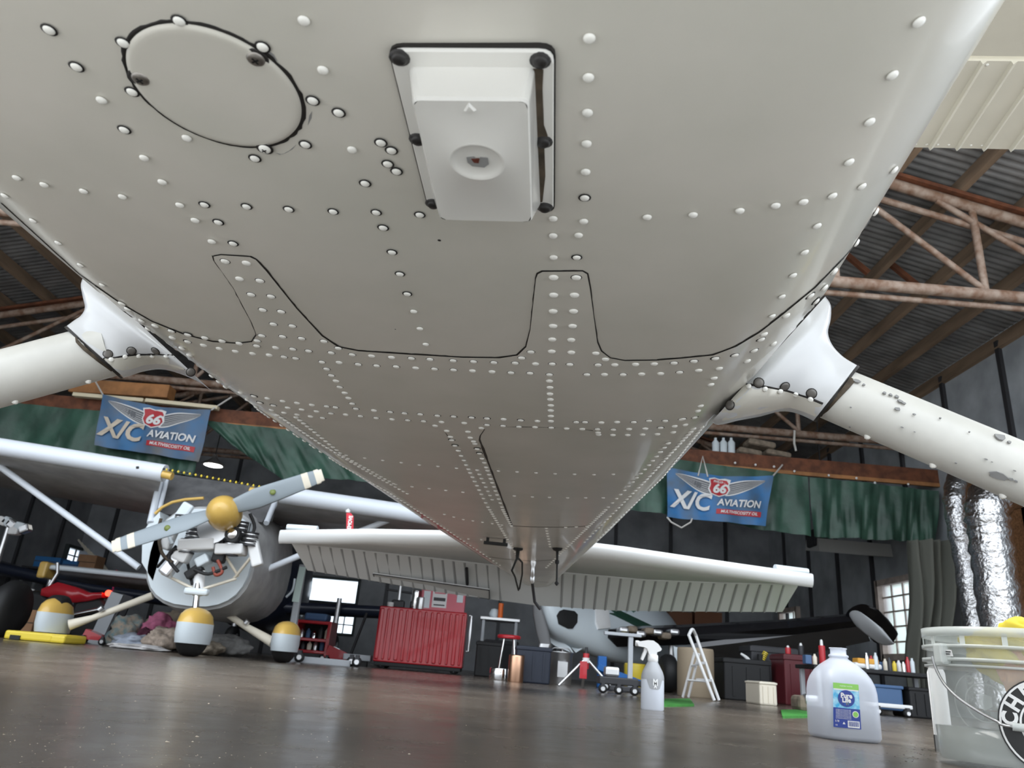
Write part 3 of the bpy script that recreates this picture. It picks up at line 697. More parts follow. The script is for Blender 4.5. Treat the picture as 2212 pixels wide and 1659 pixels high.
def cuff(rows, lipU, lipL, seam, seamfill, bolts, rivs, tube, name_lab, wheelx):
    st = subdiv(rows, 4); rings = [pxring(*r, n=28) for r in st]
    U, L, Y, D = rows[-1]
    b = MB(); b.loft(rings, cuffw, True); leg_f = obj('gear_fairing', b, plane, label=name_lab)
    hf = ringhit(rings)
    b = MB(); b.loft([pxring(lipU, lipL, Y + .001, D * 1.03, 28), pxring((lipU[0] + wheelx * 5, lipU[1] + 3), (lipL[0] + wheelx * 5, lipL[1] + 2), Y + .001, D * 1.0, 28)], seamd, True); obj('dark_gap', b, leg_f)
    bead('panel_joint', seam, .0035, seamd, leg_f, hf=hf)
    plate('lower_shell', seamfill, .0012, belly, leg_f, 16, hf=hf, edge=seamd)
    for p in bolts:
        q, n = hf(*p); M = frame_n(n).to_3x3(); bb = MB(); bb.lathe(q, [(.0098, 0), (.0098, .0010), (.0085, .0012)], grime, 14, M=M); bb.lathe(q, [(.0085, .0004), (.0082, .0016), (.004, .0024), (.001, .0024)], mat('bolt_grey', (.16, .15, .14), .4, .3), 14, M=M); obj('bolt', bb, leg_f, label='dark bolt head in cup washer')
    for p in rivs:
        q, n = hf(*p); o = bpy.data.objects.new('rivet', RV[0]); C.objects.link(o); o.parent = leg_f
        o.matrix_local = Matrix.Translation(q + n * .001 - org(leg_f)) @ frame_n(n) @ Matrix.Scale(.0052, 4)
    return leg_f
rc = [((1772, 652), (1542, 905), 1.32, .09), ((1779, 676), (1560, 910), 1.32, .11), ((1780, 706), (1605, 899), 1.31, .10), ((1777, 733), (1650, 890), 1.30, .085), ((1790, 757), (1692, 881), 1.29, .065), ((1815, 779), (1727, 887), 1.28, .052), ((1845, 797), (1762, 903), 1.27, .050)]
rcf = cuff(rc, (1846, 797), (1763, 904), [(1585, 833), (1620, 831), (1660, 836), (1700, 844), (1740, 857), (1778, 872)],
     [(1585, 835), (1620, 833), (1660, 838), (1700, 846), (1740, 859), (1776, 874), (1762, 899), (1735, 888), (1708, 880), (1690, 881), (1640, 893), (1600, 901), (1560, 908), (1554, 890), (1558, 868), (1570, 848)],
     [(1639, 827), (1695, 835), (1753, 850), (1577, 875)], [(1618, 835), (1652, 840), (1685, 845), (1718, 852), (1751, 863)], None, 'white flared fairing of the right gear leg', 1)
lc = [((196, 600), (452, 840), 1.52, .09), ((193, 628), (420, 817), 1.51, .11), ((197, 655), (375, 797), 1.50, .10), ((200, 678), (335, 788), 1.49, .085), ((188, 692), (300, 794), 1.48, .07), ((170, 700), (280, 803), 1.47, .058), ((153, 712), (260, 809), 1.46, .055)]
lcf = cuff(lc, (152, 712), (259, 810), [(213, 783), (250, 772), (290, 766), (335, 765), (382, 768)],
     [(214, 785), (250, 774), (290, 768), (335, 767), (376, 772), (400, 798), (386, 796), (365, 788), (340, 785), (310, 788), (290, 795), (264, 800), (244, 794), (228, 787)],
     [(233, 765), (284, 758), (336, 758), (421, 808)], [(240, 777), (270, 771), (300, 769), (329, 769), (359, 770)], None, 'white flared fairing of the left gear leg', -1)
for nm, (U0, L0, Y0, U1, L1, Y1), sgn in (('R', ((1833, 805), (1772, 897), 1.27, (2212, 962), (2212, 1087), 1.20), 1), ('L', ((170, 722), (248, 803), 1.46, (0, 766), (0, 872), 1.44), -1)):
    a = (at(*U0, Y0) + at(*L0, Y0)) / 2; c = (at(*U1, Y1) + at(*L1, Y1)) / 2
    r0 = (at(*U0, Y0) - at(*L0, Y0)).length / 2; d = (c - a)
    # perpendicular half width at the frame edge
    u1, l1 = at(*U1, Y1), at(*L1, Y1); h = (u1 - l1) / 2; dn = d.normalized(); r1 = (h - dn * h.dot(dn)).length
    tend = (a.z - .20) / (a.z - c.z) if a.z - c.z > .02 else 3.0
    tend = min(tend, 1.25 / abs(d.x)); e = a + d * tend; re = lerp(r0, r1, tend) if r1 < r0 * 1.3 else r1
    pts = [a + d * (tend * i / 10) for i in range(11)]; a0 = a - d.normalized() * .03
    b = MB(); ra = (r0 + r1) / 2
    b.tube([a0] + pts, [ra] * 12, legw, 32, sx=.92); leg = obj('gear_leg', b, plane, label='chipped white tubular gear leg')
    w = Vector((e.x + sgn * .12, e.y, .19))
    b = MB(); b.lathe(w, [(.05, -.08), (.10, -.085), (.16, -.08), (.19, -.05), (.19, .05), (.16, .08), (.10, .085), (.05, .08)], black, 28, ax='X'); obj('main_wheel', b, plane)
    b = MB(); b.tube([e, w], [.05, .035], legw, 12); obj('axle', b, plane)
    axis = (a, d)
    lhf = ringhit([[a0 + d * k * .1 + (Vector((0, 0, 1)) - dn * dn.z).normalized() * ra * math.cos(2 * PI * j / 32) + dn.cross((Vector((0, 0, 1)) - dn * dn.z).normalized()) * ra * math.sin(2 * PI * j / 32) for j in range(32)] for k in range(0, 16)])
    if sgn > 0:
        for (x, y, rx) in [(1850, 823, 7), (1866, 831, 3), (1911, 849, 4), (1924, 853, 4), (1937, 857, 5), (1944, 866, 5), (1952, 871, 4), (1939, 883, 6), (1975, 895, 3), (1836, 922, 2), (1949, 923, 3), (1976, 933, 2), (2158, 1028, 16), (2141, 1022, 5), (2184, 1035, 5), (2195, 1040, 4), (2130, 992, 3), (2160, 944, 12), (2180, 955, 4), (2031, 903, 2), (2094, 933, 2), (2143, 998, 2), (2065, 1000, 2), (1838, 880, 2), (2192, 1017, 3)]:
            n = 7; poly = [(x + rx * (1 + .3 * random.uniform(-1, 1)) * math.cos(2 * PI * k / n) * 1.1, y + rx * .5 * math.cos(2 * PI * k / n) * .6 + rx * .55 * (1 + .3 * random.uniform(-1, 1)) * math.sin(2 * PI * k / n)) for k in range(n)]
            plate('paint_chip', poly, .0012, chip, leg, 30, hf=lhf)
        plate('grease_smear', [(1836, 815), (1848, 822), (1835, 838), (1812, 862), (1790, 886), (1774, 900), (1772, 892), (1800, 862), (1822, 835)], .0010, brgrime, leg, 12, hf=lhf)
    else:
        plate('grease_smear', [(162, 726), (176, 742), (206, 768), (236, 788), (246, 798), (240, 802), (212, 782), (180, 757), (164, 740)], .0010, brgrime, leg, 12, hf=lhf)
    for k in ((.25, .6, .95) if sgn > 0 else (.15, .9)):
        q = a + d * k - (Vector((0, 0, 1)) - dn * dn.z).normalized() * ra; b = MB(); b.lathe(q, [(.0055, .004), (.0055, -.003), (.003, -.005)], rivw, 10); obj('fairing_screw', b, leg)
# --- tailplane
ZT = .86
LEp = [(604, 1148), (800, 1144), (1000, 1148), (1175, 1160), (1350, 1182), (1550, 1212), (1757, 1243)]
le = [atz(*p, ZT) for p in LEp]
HGp = [(628, 1171), (760, 1186), (985, 1210), (1175, 1232), (1400, 1252), (1560, 1258), (1726, 1262)]
hg = [atz(*p, ZT - .02) for p in HGp]
TEp = [(664, 1232), (790, 1252), (960, 1281), (1160, 1308), (1330, 1319), (1500, 1321), (1690, 1322)]
TEy = [5.55, 5.6, 5.7, 5.75, 5.75, 5.7, 5.6]
te = [at(*p, y - .1) for p, y in zip(TEp, TEy)]
hg = [h if h.y < t.y - .25 else at(*p, t.y - .30) for h, t, p in zip(hg, te, HGp)]
b = MB(); rings = []
for p, q in zip(le, hg):
    v = q - p; R_ = []
    for t, h in [(0, 0), (.0, -.03), (.035, -.058), (.11, -.072), (.4, -.045), (1, 0)]: R_.append(p + v * t + Vector((0, 0, h)))
    for t, h in [(1, .03), (.6, .035), (.25, .028), (.08, .016), (.02, .008)]: R_.append(p + v * t + Vector((0, 0, h)))
    rings.append(R_)
tailw = mat('tail_paint', (.70, .705, .70), .35)
def tipring(R_, dx, k):
    c_ = sum(R_, Vector()) / len(R_); return [c_ + (p - c_) * k + Vector((dx, .01, 0)) for p in R_]
rings = [tipring(rings[0], -.012, .55), tipring(rings[0], -.006, .85)] + rings + [tipring(rings[-1], .006, .85), tipring(rings[-1], .012, .55)]
b.loft(rings, tailw, True); obj('tailplane', b, plane)
b = MB(); rings = []
for p, q in zip(hg, te):
    p = p + (q - p) * .02; rings.append([p, q, q + Vector((0, 0, .012)), p + Vector((0, 0, .05))])
b.loft(rings, tailw, True, True, False); elev = obj('elevator', b, plane)
def polyl(P, t):
    k = min(int(t * (len(P) - 1)), len(P) - 2); return P[k].lerp(P[k + 1], t * (len(P) - 1) - k)
def onx(PX, PW, x):
    for (a_, c_), (p, q) in zip(zip(PX, PX[1:]), zip(PW, PW[1:])):
        if x <= c_[0] or c_ is PX[-1]:
            t_ = (x - a_[0]) / (c_[0] - a_[0]); return p.lerp(q, t_)
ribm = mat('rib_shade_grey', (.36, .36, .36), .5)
for xs_, f_ in (([664 + 24.2 * i for i in range(18)], lambda x: lerp(16, 6, (x - 664) / 400)), ([1216 + 25.2 * i for i in range(20)], lambda x: lerp(-3, -18, min(1, (x - 1200) / 260)))):
    for x in xs_:
        p, q = onx(HGp, hg, x), onx(TEp, te, x + f_(x)); p = p.lerp(q, .04)
        b = MB(); dx = Vector((.009, 0, 0)); up_ = Vector((0, 0, -.006)); b.loft([[p - dx, p + up_, p + dx], [q - dx, q + up_, q + dx]], ribm, True, True, False); obj('rib', b, elev)
b = MB(); tb = [at(*p, y) for p, y in [((806, 1240), 5.40), ((1057, 1275), 5.44), ((1057, 1294), 5.62), ((812, 1256), 5.62)]]; b.prism(tb, (0, 0, .01), tailw)
for i in range(4): b.tube([tb[i], tb[(i + 1) % 4]], .004, darkm, 5)
obj('trim_tab', b, elev)
for pts, Y in (([(686, 1140), (688, 1148), (690, 1140)], 0),): pass
for xa, xb, ya, yb in ((621, 686, 1139, 1143), (1674, 1744, 1226, 1235)):
    p, q = atz(xa, ya, ZT + .06), atz(xb, yb, ZT + .06); b = MB(); b.tube([p, p.lerp(q, .5), q], .022, palew, 10); obj('balance_weight', b, plane)
for (xa, ya), sg in (((607, 1152), -1), ((1752, 1247), 1)):
    pass
b = MB(); a_ = at(1008, 1228, 5.3); c_ = at(1010, 1275, 5.6); b.tube([a_, c_], .012, darkm, 7); obj('tab_rod', b, elev)
# fin
b = MB(); f0 = [fus(0, 3.9, 1.25), fus(0, 5.3, 1.05), fus(0, 5.75, 2.4), fus(0, 5.2, 2.4)]; b.prism([p - AR * .03 for p in f0], AR * .06, white); obj('fin', b, plane)
b = MB(); f0 = [fus(0, 5.32, .75), fus(0, 5.62, .80), fus(0, 6.15, 2.4), fus(0, 5.77, 2.4)]; b.prism([p - AR * .02 for p in f0], AR * .04, white); obj('rudder', b, plane)
# --- belly antennas and tie-down
def wire(name, pts, r, m, par=plane, n=6): b = MB(); b.tube(pts, r, m, n); return obj(name, b, par)
p, n = hit(1072, 1163); b = MB(); M = frame_n(n).to_3x3()
for dx in (-.035, .035): b.box(p + n * .012 + Vector((dx, 0, 0)), (.012, .012, .028), black, M)
b.box(p + n * .022, (.10, .02, .012), black, M); obj('bracket', b, plane)
p, n = hit(1119, 1184); b = MB(); M = frame_n(n).to_3x3(); b.lathe(p, [(.022, 0), (.022, .008), (.009, .012), (.007, .05)], black, 12, M=M); h = obj('antenna_mount', b, plane)
w0 = p + n * .04
wire('cable', [w0, w0 + Vector((-.02, 0, -.06)), at(1112, 1245, w0.y + .35), at(1120, 1275, w0.y + .5)], .0045, black, h); wire('cable', [w0, at(1128, 1215, w0.y + .1), at(1128, 1240, w0.y + .3), at(1122, 1272, w0.y + .5)], .0045, black, h)
p, n = hit(1152, 1212); b = MB(); M = frame_n(n).to_3x3(); b.lathe(p, [(.016, 0), (.016, .014), (.010, .03), (.010, .07), (.013, .075), (.013, .10), (.006, .11)], alu, 12, M=M); h = obj('tie_down', b, plane)
wire('cable', [p + n * .1, at(1150, 1260, p.y + .12), at(1155, 1300, p.y + .2), at(1167, 1316, p.y + .22)], .008, darkm, h)
p, n = hit(1204, 1184); b = MB(); M = frame_n(n).to_3x3(); b.lathe(p, [(.024, 0), (.018, .010), (.006, .014), (.005, .05), (.009, .055), (.009, .065), (.004, .07), (.004, .14), (.010, .15), (.002, .16)], black, 10, M=M); obj('drain_mast', b, plane)

# ============================================================ BANNERS, LAMP, THINGS ON THE BEAM
def bil(P, u, v, bulge=0.0, dirn=Vector((0, -1, 0))):
    """P = TL, TR, BR, BL"""
    p = P[0].lerp(P[1], u).lerp(P[3].lerp(P[2], u), v)
    return p + dirn * bulge * (.6 * math.sin(u * 9 + v * 3) + .4 * math.sin(u * 21 - v * 5)) + Vector((0, 0, -.05 * 4 * u * (1 - u) * (1 - v)))
def banner(P, lab, dirty):
    c = (P[0] + P[1]) / 2; t = thing('hanging_banner', lab, 'banner', c, 'oil company banners hanging from the beam')
    def fn(u, v, lift=0.0): return bil(P, u, v, .035) + Vector((0, -lift, 0))
    def sheet(name, u0, u1, v0, v1, m, lift, parent, nu=18, nv=8, back=False):
        b = MB(); vs = [fn(lerp(u0, u1, i / nu), lerp(v0, v1, j / nv), lift) for j in range(nv + 1) for i in range(nu + 1)]
        b.add(vs, [(j * (nu + 1) + i, j * (nu + 1) + i + 1, (j + 1) * (nu + 1) + i + 1, (j + 1) * (nu + 1) + i) for j in range(nv) for i in range(nu)], m, True)
        if back: 
            vs2 = [v + Vector((0, .006, 0)) for v in vs]; b.add(vs2, [(j * (nu + 1) + i, j * (nu + 1) + i + 1, (j + 1) * (nu + 1) + i + 1, (j + 1) * (nu + 1) + i) for j in range(nv) for i in range(nu)], m, True)
        return obj(name, b, parent)
    cl = sheet('cloth', 0, 1, 0, 1, mat('banner_dirty_blue', (.05, .17, .36), .5, var=.7, vscale=1.6, col2=(.13, .125, .12)) if dirty else banblue, 0, t, 26, 12, True)
    wd, ht = 1.0, 1.0
    A = (P[1] - P[0]).length / (P[3] - P[0]).length      # aspect
    def T(txt, size, u, v, m, sx=1.0, shear=0.0, bold=0.01, lift=.012):
        b = MB(); text_on(b, txt, size, None, None, None, m, sx, shear, bold, fn=lambda x, y: fn(u + x / A, v - y, lift)); return obj('lettering', b, cl)
    # wings: rows of feathers each side of the shield
    for sgn in (-1, 1):
        b = MB(); o_ = MB()
        def wp(a, k):   # a along the wing 0..1, k 0 (top) .. 1 (bottom)
            u = .5 + sgn * (.065 + .36 * a); top = .20 - .10 * a - .03 * math.sin(a * PI); bot = .42 - .30 * a ** 1.5
            return u, lerp(top, bot, k)
        n = 14; out = [wp(i / n, 0) for i in range(n + 1)] + [wp(i / n, 1) for i in range(n, -1, -1)]
        pts = [fn(u, v, .008) for u, v in out]
        cu = sum(p[0] for p in out) / len(out); cv = sum(p[1] for p in out) / len(out)
        m_ = n + 1
        def strip(k0, k1, lift, m): 
            T_ = [fn(*wp(i / n, k0), lift) for i in range(n + 1)]; B_ = [fn(*wp(i / n, k1), lift) for i in range(n + 1)]
            o_.add(T_ + B_, [(i, i + 1, m_ + i + 1, m_ + i) for i in range(n)], m)
        strip(-.12, 1.12, .007, banwht); strip(0, 1, .009, bangrey)
        for k in (.18, .36, .54, .72, .86): strip(k, k + .035, .011, banwht)
        obj('wing_emblem', o_, cl)
    def shield(sc, lift, m):
        q = [(-.5, -.42), (-.25, -.5), (0, -.45), (.25, -.5), (.5, -.42), (.44, -.15), (.5, .1), (.38, .34), (0, .5), (-.38, .34), (-.5, .1), (-.44, -.15)]
        b = MB(); b.add([fn(.5 + x * sc * .19, .27 + y * sc * .38, lift) for x, y in q], [tuple(range(len(q)))], m); obj('shield_emblem', b, cl)
    shield(1.12, .013, banwht); shield(.98, .015, banred); shield(.0, .015, banred) if False else None
    T('66', .27, .5, .305, banwht, 1.0, .15, .012, .020)
    if not dirty: T('PHILLIPS', .075, .5, .145, banwht, .9, 0, .002, .02)
    T('X/C', .50, .225, .635, bancream if dirty else banwht, .95, .2, .016, .034)
    T('AVIATION', .20, .70, .60, banwht, .98, .15, .006, .024)
    sheet('red_bar', .485, .935, .735, .84, banred, .010, cl, 10, 1)
    T('MULTIVISCOSITY OIL', .082, .71, .79, banwht, 1.03, .15, .002, .018)
    return t
BL_ = [at(222, 852, TY - .34), at(456, 886, TY - .34), at(428, 997, TY - .34), at(205, 962, TY - .34)]
b1 = banner(BL_, 'dirty blue winged-shield banner on the left, above the aircraft wing', True)
BR_ = [at(1441, 1010, TY - .34), at(1670, 1028, TY - .34), at(1655, 1136, TY - .34), at(1441, 1117, TY - .34)]
b2 = banner(BR_, 'cleaner blue winged-shield banner on the right, between two gear legs', False)
def cord(name, pts, r, m, lab, cat, n=5): b = MB(); b.tube(pts, r, m, n); return tag(obj(name, b, loc=Vector(pts[0])), lab, cat)
cords = [([BL_[0], at(203, 818, TY - .1)], 'left tie cord of the dirty left banner'), ([BL_[1], at(500, 858, TY - .1)], 'right tie cord of the dirty left banner'),
         ([at(1508, 1028, TY - .35), at(1518, 986, TY - .35), at(1529, 1030, TY - .35)], 'looped tie cord at the middle of the right banner'), ([BR_[1], at(1692, 1002, TY - .1)], 'tie cord at the top right corner of the right banner'),
         ([BR_[3], at(1450, 1128, TY - .38), at(1472, 1140, TY - .38), at(1492, 1128, TY - .38), at(1495, 1120, TY - .38)], 'white strap loop dangling under the right banner')]
for pts, lab in cords: cord('tie_cord', pts, .012, strapm, lab, 'cord')
# green tarps, hanging with folds
def tarp_sheet(name, pts_top, pts_bot, Y, lab, seed, amp=.045):
    random.seed(seed); b = MB(); n = 60; mrow = 10; ph = [random.uniform(0, 6) for _ in range(6)]
    def pl_(pts, t):
        k = min(int(t * (len(pts) - 1)), len(pts) - 2); u = t * (len(pts) - 1) - k; return (lerp(pts[k][0], pts[k + 1][0], u), lerp(pts[k][1], pts[k + 1][1], u))
    vs = []
    for j in range(mrow + 1):
        for i in range(n + 1):
            a = at(*pl_(pts_top, i / n), Y); c = at(*pl_(pts_bot, i / n), Y); v = j / mrow; p = a.lerp(c, v); u = i / n * 10
            p.y += amp * (math.sin(u * 2.1 + ph[0] + v * 2) + .6 * math.sin(u * 5.3 + ph[1] - v * 3) + .35 * math.sin(u * 11 + ph[2] + v * 4)) * (.25 + .75 * v); vs.append(p)
    N_ = len(vs); fs = [(j * (n + 1) + i, j * (n + 1) + i + 1, (j + 1) * (n + 1) + i + 1, (j + 1) * (n + 1) + i) for j in range(mrow) for i in range(n)]
    b.add(vs, fs, tarp, True); b.add([v + Vector((0, .006, 0)) for v in vs], fs, tarp, True)
    return tag(obj(name, b, loc=at(*pts_top[0], Y)), lab, 'tarp')
tarp_sheet('tarpaulin', [(-140, 852), (150, 882), (300, 895), (445, 910)], [(-140, 960), (100, 1000), (300, 1010), (420, 1030)], TY - .17, 'green tarp hanging behind the dirty left banner', 3)
tarp_sheet('tarpaulin', [(440, 908), (560, 922), (700, 935), (900, 950)], [(492, 955), (610, 1035), (760, 1036), (980, 1060)], TY - .17, 'sagging green tarp to the right of the hanging lamp', 5)
tarp_sheet('tarpaulin', [(1200, 975), (1400, 985), (1600, 1010), (1745, 1030)], [(1200, 1085), (1395, 1106), (1560, 1128), (1750, 1160)], TY - .17, 'green tarp hanging behind the cleaner right banner', 8)
tarp_sheet('tarpaulin', [(1750, 1031), (1850, 1040), (1950, 1052), (2026, 1061)], [(1754, 1160), (1850, 1163), (1950, 1169), (2026, 1170)], TY - .17, 'green tarp at the far right end beside the foil ducts', 9)
# drape down to the floor
b = MB(); n = 40; vs = []
for j in range(9):
    for i in range(n + 1):
        u = i / n; a = at(lerp(1962, 2062, u), 1166, TY - .4); c = fl(0, 0) if False else Vector((at(lerp(1975, 2050, u), 1540, TY - .4).x, TY - .4, .02)); p = a.lerp(c, j / 8); p.y += .07 * math.sin(u * 26) + .05 * math.sin(u * 11 + j * .4); p.x += .10 * math.sin(j * .8) * (j / 8); vs.append(p)
fs = [(j * (n + 1) + i, j * (n + 1) + i + 1, (j + 1) * (n + 1) + i + 1, (j + 1) * (n + 1) + i) for j in range(8) for i in range(n)]
b.add(vs, fs, drape, True); b.add([v + Vector((0, .01, 0)) for v in vs], fs, drape, True); tag(obj('drape', b, loc=vs[-1]), 'dark grey floor-length drape left of the foil ducts', 'curtain')
# pendant lamp
c = at(461, 1003, 12.0)
t = thing('pendant_lamp', 'lit pendant lamp with wide shade below the left tarp', 'lamp', c)
b = MB(); b.lathe(c, [(.19, -.02), (.185, .0), (.09, .06), (.04, .12), (.03, .16)], alu, 24); obj('lamp_shade', b, t)
b = MB(); b.lathe(c, [(.0001, -.035), (.12, -.03), (.17, -.012), (.0001, -.005)], lampm, 24); obj('bulb', b, t)
b = MB(); b.tube([c + Vector((0, 0, .16)), Vector((c.x, c.y, roofz(c.x) - .02))], .008, black, 5); obj('cable', b, t)
# stored on the beam
def slab(name, p0, p1, th, dep, m, lab, cat, Y=TY):
    a, c = at(*p0, Y), at(*p1, Y); v = c - a; b = MB(); ang = math.atan2(v.z, v.x); b.bbox((a + c) / 2, (v.length, dep, th), m, .01, Matrix.Rotation(-ang, 3, 'Y')); return tag(obj(name, b, loc=(a + c) / 2), lab, cat)
slab('plank', (160, 838), (371, 851), .20, .25, orwood, 'thick orange-brown plank stored above the left banner', 'plank', TY + .3)
slab('strip_light', (160, 853), (312, 866), .055, .1, creamp, 'left half of the unlit cream strip light over the banner', 'light', TY - .25)
slab('strip_light', (316, 866), (472, 882), .055, .1, creamp, 'right half of the unlit cream strip light over the banner', 'light', TY - .25)
b = MB(); c = at(1660, 985, TY + .35)
b.box(c + Vector((0, .25, -.16)), (.5, .05, .05), rust) if False else None
for i, (x, y, w, h) in enumerate([(1640, 962, .40, .075), (1676, 984, .36, .07), (1615, 980, .34, .07)]):
    q = at(x, y, TY + .12); bb = MB(); bb.bbox(q, (w, .30, h * 1.25), sack, .04, Matrix.Rotation(.12, 3, 'Y')); tag(obj('rolled_sack', bb, loc=q), ['uppermost brown sack on top of the beam', 'longest brown sack at the right of the sack pile', 'bottom left brown sack of the pile on the beam'][i], 'sack')
for i, x in enumerate([1546, 1563, 1580]):
    q = at(x, 968, TY + .1); bb = MB(); bb.lathe(q, [(.05, -.12), (.052, .08), (.02, .12), (.02, .15)], palew, 12); tag(obj('plastic_bottle', bb, loc=q), ['leftmost', 'middle', 'rightmost'][i] + ' pale bottle of the three on the beam', 'bottle', 'bottles on the beam')
for i, (x, y) in enumerate([(1588, 1000), (1632, 1004), (1672, 1008), (1716, 1018), (1790, 1027), (1850, 1033), (1890, 1043), (1962, 1046)]):
    q = at(x, y, TY - .16); bb = MB(); bb.lathe(q, [(.006, .016), (.018, .004), (.013, -.012), (.004, -.016)], paper, 7); tag(obj('crumpled_wrapper', bb, loc=q), 'small pale scrap on the reddish beam, ' + ['leftmost of eight', 'second from the left', 'just right of the sacks', 'fourth from the left', 'over the last tarp joint', 'sixth from the left', 'second from the right end', 'nearest the ducts'][i], 'litter', 'scraps on the beam')
_sx = at(1716, 935, 10.28).x
cord('strap', [(_sx, 10.27, 3.70), (_sx - .02, 10.26, 3.5), (_sx, 10.26, at(1714, 974, 10.26).z)], .018, strapm, 'short white strap hanging from the middle roof truss', 'strap')
# hanging gas heater
a = at(1895, 1192, 11.5); t = thing('unit_heater', 'long silver hanging heater under the right tarp', 'heater', a)
b = MB(); hw = 1.0; b.loft([[Vector((a.x + s * hw, a.y + y, a.z + z)) for y, z in [(-.18, .10), (.25, .14), (.30, -.02), (-.22, -.10)]] for s in (-1, 1)], mat('heater_silver', (.62, .62, .60), .35, .25), True, True, False); obj('reflector', b, t)
b = MB(); b.bbox((a.x - hw + .1, a.y, a.z + .12), (.3, .3, .26), darkm, .03); obj('burner_box', b, t)
for s in (-.8, .8): b = MB(); b.tube([(a.x + s, a.y, a.z + .1), (a.x + s, a.y, roofz(a.x) - .02)], .012, darkm, 5); obj('hanger', b, t)
# foil ducts
def duct(pts, r, lab):
    pts = [Vector(p) for p in pts]; P = []; RR = []
    L = smoothline3(pts); n = len(L)
    for i, p in enumerate(L): P.append(p); RR.append(r * (1 + .05 * math.sin(i * 1.9) + (.07 if i % 7 == 0 else 0)))
    b = MB(); b.tube(P, RR, foil, 28); return tag(obj('foil_duct', b, loc=P[0]), lab, 'duct')
def smoothline3(pts, k=8):
    out = []
    for i in range(len(pts) - 1):
        p0, p1, p2, p3 = pts[max(i - 1, 0)], pts[i], pts[i + 1], pts[min(i + 2, len(pts) - 1)]
        for j in range(k):
            t = j / k; out.append(.5 * ((2 * p1) + (p2 - p0) * t + (2 * p0 - 5 * p1 + 4 * p2 - p3) * t * t + (3 * p1 - p0 - 3 * p2 + p3) * t ** 3))
    return out + [pts[-1]]
duct([at(2230, 1048, 7.7), at(2170, 1060, 7.6), at(2134, 1090, 7.5), at(2138, 1150, 7.5), at(2150, 1240, 7.5), at(2168, 1370, 7.5), (at(2175, 1500, 7.5).x, 7.5, .12)], .20, 'wide crinkled foil duct bending down at the right edge')
duct([at(2100, 1020, 8.7), at(2070, 1040, 8.6), at(2066, 1100, 8.5), at(2085, 1200, 8.5), at(2105, 1330, 8.5), (at(2120, 1500, 8.5).x, 8.5, .12)], .13, 'narrower foil duct left of the wide one')

# ============================================================ LEFT AIRPLANE (cowling off)
PY = 6.9
oP = at(440, 1320, 8.2); oP.z = 0
ap = thing('high_wing_airplane', 'grey high-wing airplane with gold spinner and its cowling removed, on the left', 'airplane', oP)
def sp(name, pts, r, m, par=None, n=8, **k): b = MB(); b.tube(pts, r, m, n); return obj(name, b, par or ap, **k)
hub = at(480, 1103, PY)
b = MB(); dz = (hub - at(480, 1180, PY)).normalized()
sd_ = Vector((.12, -1, .06)).normalized(); M = sd_.to_track_quat('Z', 'Y').to_matrix()
b.lathe(hub - sd_ * .05, [(.155, -.12), (.157, -.04), (.150, .03), (.128, .10), (.09, .155), (.045, .185), (.001, .195)], gold, 36, M=M); spin = obj('spinner', b, ap)
for e_, sg in (((243, 1181), -1), ((697, 1026), 1)):
    e = at(*e_, PY + .02); v = (e - hub); L = v.length; v.normalize(); wv = v.cross(sd_).normalized()
    def bl(t0, t1, m, name, par, lift=0.0):
        b = MB(); rings = []
        for i in range(9):
            t = lerp(t0, t1, i / 8); wd_ = (.052 + .045 * min(1, t * 3.0) - .030 * max(0, t - .35) / .65) ; th = .020 - .014 * t + lift
            if t > .97: wd_ *= .85
            c = hub + v * L * t; a_ = math.radians(28 - 18 * t) * -1; w2 = wv * math.cos(a_) + sd_ * math.sin(a_); nn = v.cross(w2)
            rings.append([c + w2 * (wd_ + lift) * math.cos(q) + nn * th * math.sin(q) for q in [2 * PI * k / 12 for k in range(12)]])
        b.loft(rings, m, True); return obj(name, b, par)
    bd = bl(.12, 1.0, greyp, 'propeller_blade', ap)
    bl(.925, 1.003, tipw, 'tip_band', bd, .0015); bl(.80, .865, tipw, 'tip_band', bd, .0015)
    c = hub + v * L * .5; b = MB(); b.lathe(c - v.cross(wv).normalized() * 0 + sd_ * .020, [(.028, -.002), (.028, .001), (.001, .001)], mat('olive_decal', (.16, .2, .05), .4), 12, M=M); obj('decal', b, bd)
# fuselage shell behind the engine
def fring(Y, pts): return [at(x, y, Y) for x, y in pts]
def supell(c, rx, rz, n=28, k=2.6, Y=None): 
    out = []
    for j in range(n):
        t = 2 * PI * j / n; ct, st = math.cos(t), math.sin(t); out.append(Vector((c.x + rx * abs(ct) ** (2 / k) * (1 if ct > 0 else -1), c.y if Y is None else Y, c.z + rz * abs(st) ** (2 / k) * (1 if st > 0 else -1))))
    return out
fc = at(442, 1205, 7.6)
b = MB(); b.loft([supell(fc, .53, .50, Y=7.55), supell(fc + Vector((0, 0, .02)), .58, .56, Y=7.9), supell(fc + Vector((-.05, 0, .04)), .58, .60, Y=8.9), supell(fc + Vector((-.15, 0, .12)), .38, .40, Y=10.0), supell(fc + Vector((-.4, 0, .22)), .14, .2, Y=11.3)], wingg, True); obj('fuselage', b, ap)
b = MB(); b.loft([supell(fc, .50, .47, Y=7.50), supell(fc, .50, .47, Y=7.56)], palew, True); obj('firewall', b, ap, label='white firewall')
b = MB(); ar = [at(x, y, 7.5) for x, y in [(335, 1110), (350, 1096), (372, 1085), (400, 1079), (440, 1076)]]; b.tube(ar, .016, gold, 8); obj('cowl_rim', b, ap, label='gold rim of the cowl')
